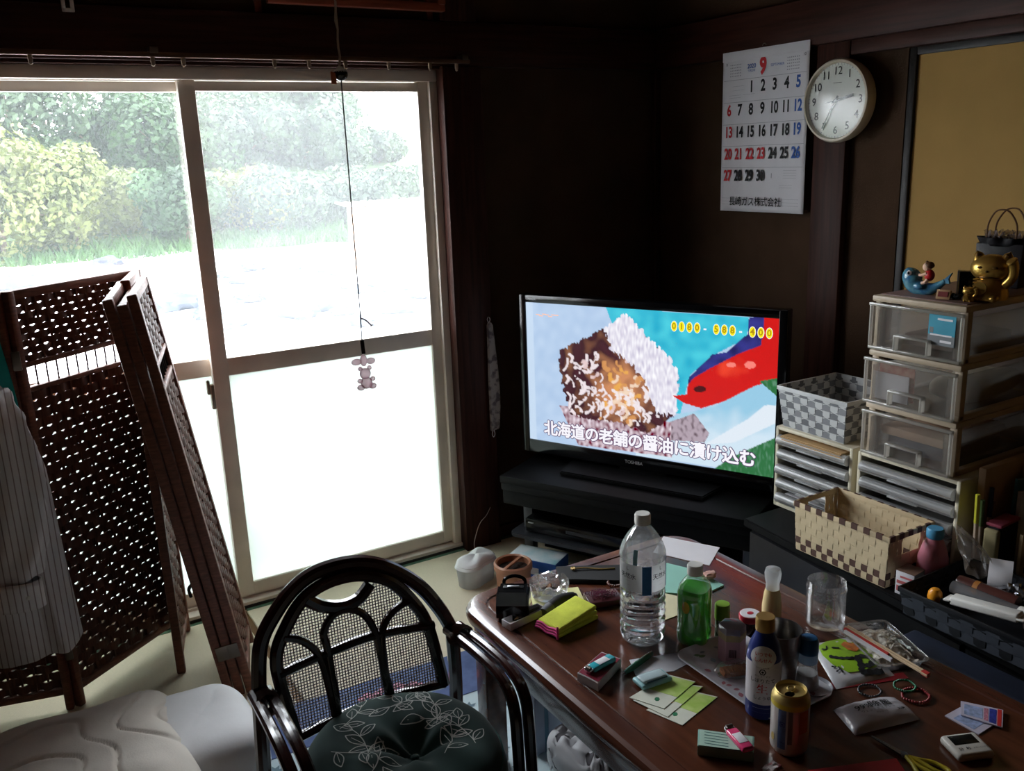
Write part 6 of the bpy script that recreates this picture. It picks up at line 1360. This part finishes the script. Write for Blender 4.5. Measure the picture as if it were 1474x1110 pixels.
cl_ = MB(); txt(cl_, '図', .010, Matrix(), bold=.02, wrap=(.0336, Ac-.38, .066)) if 0 else txt(cl_, '▣', .012, Matrix(), bold=.02, wrap=(.0336, Ac-.38, .066)); txt(cl_, '〰', .010, Matrix(), wrap=(.0336, Ac-.35, .03)); build('can_emblem', cl_, navy, can, smooth=0)['kind'] = 'stuff'
build('gold_seal', MB().add([(.0336*cos(Ac-.98+.14*cos(t*.63)), .0336*sin(Ac-.98+.14*cos(t*.63)), .034+.008*sin(t*.63)) for t in range(10)], [tuple(range(10))]), cgold, can)
jr = base('clear_plastic_jar', 'empty clear plastic jar with threaded rim and no lid', 'jar', 1187, 898)
build('jar_wall', MB().lathe([(.0, .002), (.036, .001), (.041, .004), (.0425, .012), (.0425, .078), (.041, .086), (.0435, .088), (.0435, .092), (.041, .094), (.041, .106), (.0395, .107), (.0395, .088), (.0405, .076), (.0405, .012)], 44, caps=False), sheer('jar_plastic', (.84, .82, .82), .07, .04, gloss=.10, rough=.06, vs=20), jr)

# --- packets, tray, chopsticks
def pillow(pxs, z0, h, nu=24, nv=18, seed=0, e=.5):
    P = [T(x, y, z0+h*.4) for x, y in pxs]
    def pt(u, v, top=True):
        p = P[0].lerp(P[1], u).lerp(P[3].lerp(P[2], u), v); k = (max(0, 4*u*(1-u))*max(0, 4*v*(1-v)))**e
        return (p.x, p.y, z0+.001+(h*k+(.0015*noise.noise((u*9, v*9, seed)) if k > .05 else 0) if top else -.0006*k))
    mb = MB().surf(lambda u, v: pt(u, v), nu, nv); mb.surf(lambda u, v: pt(1-u, v, False), nu, nv); return mb, pt
gbag = thing('snack_bag', 'white snack packet with lime green panel and black brush lettering', 'snack packet', tuple(T(1225, 950, Zt)))
GP = [(1166, 926), (1232, 913), (1288, 970), (1204, 990)]
mb, gpt = pillow(GP, Zt, .012, seed=2); build('packet_film', L(mb, gbag), M('white_packet_film', srgb(212, 212, 216), .3, coat=.3), gbag, smooth=60)
def onbag(parent, name, uvs, mat, pt=gpt, off=.0012):
    c = (sum(u for u, v in uvs)/len(uvs), sum(v for u, v in uvs)/len(uvs)); n = len(uvs); V = []; Fc = []; K = 5
    for i in range(K+1):
        for u, v in uvs:
            q = pt(c[0]+(u-c[0])*i/K, c[1]+(v-c[1])*i/K); V.append((q[0], q[1], q[2]+off))
    for i in range(K):
        for k in range(n): Fc.append((i*n+k, i*n+(k+1) % n, (i+1)*n+(k+1) % n, (i+1)*n+k))
    return build(name, L(MB().add(V, Fc), parent), mat, parent, smooth=60)
onbag(gbag, 'lime_panel', [(.10, .12), (.3, .06), (.62, .06), (.82, .22), (.92, .5), (.88, .8), (.6, .86), (.3, .82), (.14, .6), (.08, .35)], M('lime_print', srgb(150, 196, 44), .35))
onbag(gbag, 'orange_picture', [(.50, .24), (.62, .16), (.76, .26), (.78, .40), (.66, .46), (.54, .40)], M('orange_print', srgb(206, 116, 50), .4, var=.3, vs=80), off=.0018)
def brush(pts, w0):
    P = smoothpath([Vector((u, v, 0)) for u, v in pts], 6); V = []; n = len(P)
    for i, p in enumerate(P):
        d = (P[min(n-1, i+1)]-P[max(0, i-1)]); nn = Vector((-d.y, d.x, 0)).normalized()*w0*1.5*(.6+.4*sin(i*.9)**2)
        for s_ in (-1, 1): q = gpt(min(.97, max(.03, p.x+nn.x*s_)), min(.97, max(.03, p.y+nn.y*s_))); V.append((q[0], q[1], q[2]+.0022))
    return MB().add(V, [(2*i, 2*i+1, 2*i+3, 2*i+2) for i in range(n-1)])
for pts, w0 in (([(.16, .42), (.28, .50), (.42, .56), (.56, .60)], .022), ([(.56, .60), (.72, .58), (.82, .68), (.70, .78), (.58, .74)], .035), ([(.60, .60), (.55, .78), (.50, .88)], .04), ([(.48, .86), (.66, .90), (.86, .92)], .04), ([(.12, .22), (.20, .26), (.24, .18)], .012), ([(.30, .26), (.42, .32)], .014), ([(.10, .62), (.16, .66)], .01), ([(.13, .74), (.20, .72)], .01), ([(.2, .66), (.22, .8)], .01)):
    build('brush_stroke', L(brush(pts, w0), gbag), ink, gbag, smooth=0)
ft = thing('food_tray', 'clear plastic food tray holding white shredded food', 'food tray', (1.505, 1.072, Zt), -.38)
fq = lambda i: rrect(-.056+i, .056-i, -.083+i, .083-i, .015, 5)
trayc = sheer('clear_tray_plastic', (.80, .80, .84), .16, .10, gloss=.22, rough=.06, vs=30)
build('tray_shell', loft([(fq(.008), .0005), (fq(.003), .018), (fq(-.003), .019), (fq(-.003), .0205), (fq(.003), .0205)], cap1=False), trayc, ft, smooth=50)
sf = thing('shredded_food', 'pale shredded food heaped in the clear food tray', 'food', (1.505, 1.072, Zt+.002), -.38)
build('food_heap', MB().surf(lambda u, v: ((lambda x, y: (x, y, .004+.017*(1-(x/.05)**2)*(1-(y/.072)**2)+.007*noise.noise((x*60, y*60, 0))+.004*noise.noise((x*160, y*160, 3))))(-.044+.088*u, -.068+.136*v)), 40, 50), M('pale_shreds', srgb(232, 226, 214), .85, var=.15, vs=60, bump=.6, bs=120), sf)
for k in range(40): 
    x, y, a = rg.uniform(-.034, .034), rg.uniform(-.055, .055), rg.uniform(0, 6.3); z_ = .008+.017*(1-(x/.05)**2)*(1-(y/.072)**2)
    build('shred', MB().tube(smoothpath([(x-.009*cos(a), y-.009*sin(a), z_-.001), (x, y+.002, z_+.003), (x+.009*cos(a), y+.009*sin(a), z_)], 3), .0013, 4), MATS['pale_shreds'], sf)
cs = thing('wrapped_chopsticks', 'disposable chopsticks in red and white paper across the food tray', 'chopsticks', (0, 0, 0))
a_, b_ = T(1217, 903, Zt+.026), T(1337, 974, Zt+.010); b_ = T(1335, 973, Zt+.023); dn = (b_-a_).normalized(); sd = Vector((-dn.y, dn.x, 0))
for off, m_, nm_ in ((0, M('chopstick_wood', srgb(214, 186, 150), .6), 'chopstick'), (.0075, MATS['chopstick_wood'], 'chopstick')): build(nm_, MB().tube([a_+sd*off, b_+sd*off], .0032, 6), m_, cs)
build('red_sleeve', MB().tube([a_-sd*.006+dn*.004, a_-sd*.006+dn*.12], .0042, 4), M('red_sleeve_paper', srgb(196, 60, 54), .6), cs); build('white_sleeve', MB().tube([a_-sd*.0125+dn*.01+Vector((0, 0, -.001)), a_-sd*.0125+dn*.135+Vector((0, 0, -.003))], .0045, 4), paper, cs); build('sleeve_end', MB().tube([b_-dn*.014+sd*.003, b_+sd*.003], .0062, 4), MATS['red_sleeve_paper'], cs)
flat('red_case', 'slim red case half hidden under the snack packet', 'case', [(1178, 985), (1300, 968), (1308, 976), (1186, 995)], Zt, .0009, M('red_leatherette', srgb(150, 30, 40), .4))
for lab, px, py, R, n, r_, m_, zz in (('green sparkling bead bracelet beside the wet wipe packet', 1302, 992, .021, 30, .0026, M('green_crystal', srgb(40, 120, 80), .15, coat=.8), .0075), ('red bead bracelet beneath the green bracelet', 1318, 1003, .026, 30, .0031, M('red_bead', srgb(150, 44, 44), .25, coat=.6), .0032), ('dark bead bracelet behind the wet wipe packet', 1252, 996, .022, 26, .0027, M('dark_bead', srgb(34, 26, 28), .2, coat=.7), .003)):
    o = base('bead_bracelet', lab, 'bracelet', px, py); beads(o, ring(n, R, zz, .9, wob=.05), r_, m_); build('bead_string', MB().tube(ring(n, R, zz, .9, wob=.05), .0008, 4, closed=True), cordm, o)
ww = thing('wet_wipe_packet', 'white soft packet of wet wipes with black lettering', 'packet', tuple(T(1258, 1028, Zt)))
WP = [(1200, 1018), (1286, 1001), (1325, 1031), (1231, 1054)]
mb, wpt = pillow(WP, Zt, .020, 26, 18, 5, .32); build('packet_film', L(mb, ww), M('wipe_film', srgb(206, 204, 212), .3, coat=.3), ww, smooth=60)
wt = MB()
def bagtext(s_, size, u0, v0, wu, bold=0):
    vs, fs = tmesh(s_, bold, 'CENTER'); V = []
    for v in vs: q = wpt(u0+v.x*size*wu, v0-v.y*size); V.append((q[0], q[1], q[2]+.0012))
    wt.add(V, fs)
bagtext('99%', .25, .33, .42, .62, .01); bagtext('除菌', .28, .60, .40, .62, .01); bagtext('ウェットティッシュ', .09, .50, .60, .66); bagtext('アルコール', .06, .52, .71, .6); bagtext('30枚', .11, .82, .72, .62, .02)
build('packet_lettering', L(wt, ww), ink, ww, smooth=0)['kind'] = 'stuff'
for q, lab, k in (([(1360, 1030), (1382, 1018), (1429, 1044), (1409, 1057)], 'white and blue paper sachet lying underneath another', 0), ([(1383, 1009), (1444, 1022), (1443, 1047), (1383, 1029)], 'paper sachet with blue square and red end on top', 1)):
    z = Zt+.003*k; o = thing('medicine_sachet', lab, 'sachet', tuple(T(*q[0], z)), 0, 'paper sachets by the timer'); build('sachet_film', L(qslab(q, z, .002, 0), o), M('sachet_paper', srgb(206, 200, 216), .4), o)
    g = lambda u, v: tuple(q[0][i]*(1-u)*(1-v)+q[1][i]*u*(1-v)+q[2][i]*u*v+q[3][i]*(1-u)*v for i in (0, 1))
    R4 = lambda u0, u1, v0, v1: [g(u0, v0), g(u1, v0), g(u1, v1), g(u0, v1)]
    patch(o, 'pale_blue_print', R4(.08, .52, .15, .85) if k else R4(.12, .85, .2, .8), z+.002, M('sachet_blue_wash', srgb(160, 176, 214), .5, var=.25, vs=120), .0003)
    if k: patch(o, 'blue_square', R4(.68, .85, .08, .92), z+.002, M('sachet_blue', srgb(52, 62, 150), .5, var=.4, vs=260), .0003); patch(o, 'red_end', R4(.87, .97, .02, .98), z+.002, M('sachet_red', srgb(200, 50, 48), .5), .0003); patch(o, 'red_lettering', R4(.55, .65, .12, .88), z+.002, M('sachet_red_wash', srgb(196, 130, 150), .5, var=.3, vs=260), .0003)
tmr = base('kitchen_timer', 'white square kitchen timer with dark blank display', 'timer', 1391, 1081, ang((1370, 1098), (1432, 1090)))
build('timer_body', MB().rbox(-.034, .034, -.030, .030, 0, .016, .007, 3), M('timer_white', srgb(214, 210, 200), .4, var=.02), tmr)
build('timer_display', MB().rbox(-.024, .022, -.002, .022, .0155, .0166, .0004), M('dark_lcd', srgb(24, 26, 24), .2), tmr)
tt = MB()
for s_, x, sz in (('分', -.020, .009), ('秒', -.006, .009), ('スタート', .0105, .0042), ('ストップ', .0255, .0036)): txt(tt, s_, sz, frame((x, -.014, .0163), (1, 0, 0), (0, 1, 0)), bold=.01)
build('timer_lettering', tt, M('timer_print', srgb(70, 70, 66), .6), tmr, smooth=0)['kind'] = 'stuff'
scs = thing('scissors', 'yellow-handled scissors lying beside the red case', 'scissors', tuple(T(1302, 1088, Zt+.004)), ang((1302, 1088), (1259, 1063)))
ylw = M('yellow_handle', srgb(206, 190, 50), .4); stl = M('blade_steel', srgb(120, 118, 120), .25, .9)
for s_ in (-1, 1):
    build('blade', MB().prism([(-.008, -.006*s_), (-.004, .006*s_), (.055, .0035*s_ if s_ > 0 else -.001), (.068, 0), (.03, -.003*s_)], .0015*s_, .0015*s_+.0014), stl, scs)
    build('handle', MB().tube(smoothpath([(-.004, .002*s_, .001*s_+.001), (-.022, .010*s_, .001), (-.040, .022*s_, .001), (-.066, .024*s_, .001), (-.072, .012*s_, .001), (-.055, .006*s_, .001), (-.030, .006*s_, .001), (-.010, .003*s_, .001)], 5), .0038, 8), ylw, scs)
build('pivot', MB().lathe([(.0055, -.002), (.0055, .0045), (0, .005)], 14), MATS['mid_grey_rubber'], scs)
flat('red_notebook', 'red covered notebook at the near edge beside the scissors', 'notebook', [(1163, 1108), (1290, 1091), (1318, 1130), (1185, 1160)], Zt, .0075, M('red_cover', srgb(170, 30, 40), .4, var=.08), .001)
crumple('candy_wrapper', 'small crumpled white and red sweet wrapper by the can', 'wrapper', tuple(T(1112, 1108, Zt+.007)), .014, M('wrapper_print', srgb(200, 190, 190), .3, col2=srgb(120, 60, 60), vs=90, lo=.5, hi=.6), 12, (1.4, .8, .5), .5)

# --- under the table
tag(build('white_plastic_bag', quilted(1.10, 1.52, .11, .12, .06, .07, 6, .05, .03, 60, 30), M('white_bag_film', srgb(206, 206, 210), .45, var=.05), smooth=80), 'bulging white plastic bag on the rug under the table', 'plastic bag')
tag(build('knit_cushion', quilted(1.02, 1.24, .14, .11, .075, .083, 2, .03, .006, 80, 40), M('charcoal_knit', srgb(46, 48, 58), .95, var=.25, vs=120, bump=.8, bs=250)), 'dark charcoal knitted cushion under the table', 'cushion')
ub = thing('paper_box', 'pale grey upright carton behind the table leg', 'carton', (1.10, 1.905, .0095), .1); ub.location = (1.06, 1.72, .0095)
build('carton_body', MB().rbox(-.05, .05, -.03, .03, 0, .22, .003), M('pale_grey_carton', srgb(160, 168, 186), .6), ub); build('carton_stripe', MB().box(-.02, -.008, -.0306, -.0298, 0, .22), M('carton_teal', srgb(90, 130, 150), .6), ub)
tag(build('small_black_remote', MB().rbox(1.11, 1.15, 2.13, 2.19, .0095, .024, .005, 2), black_pl), 'small black gadget on the rug behind the table leg', 'gadget')
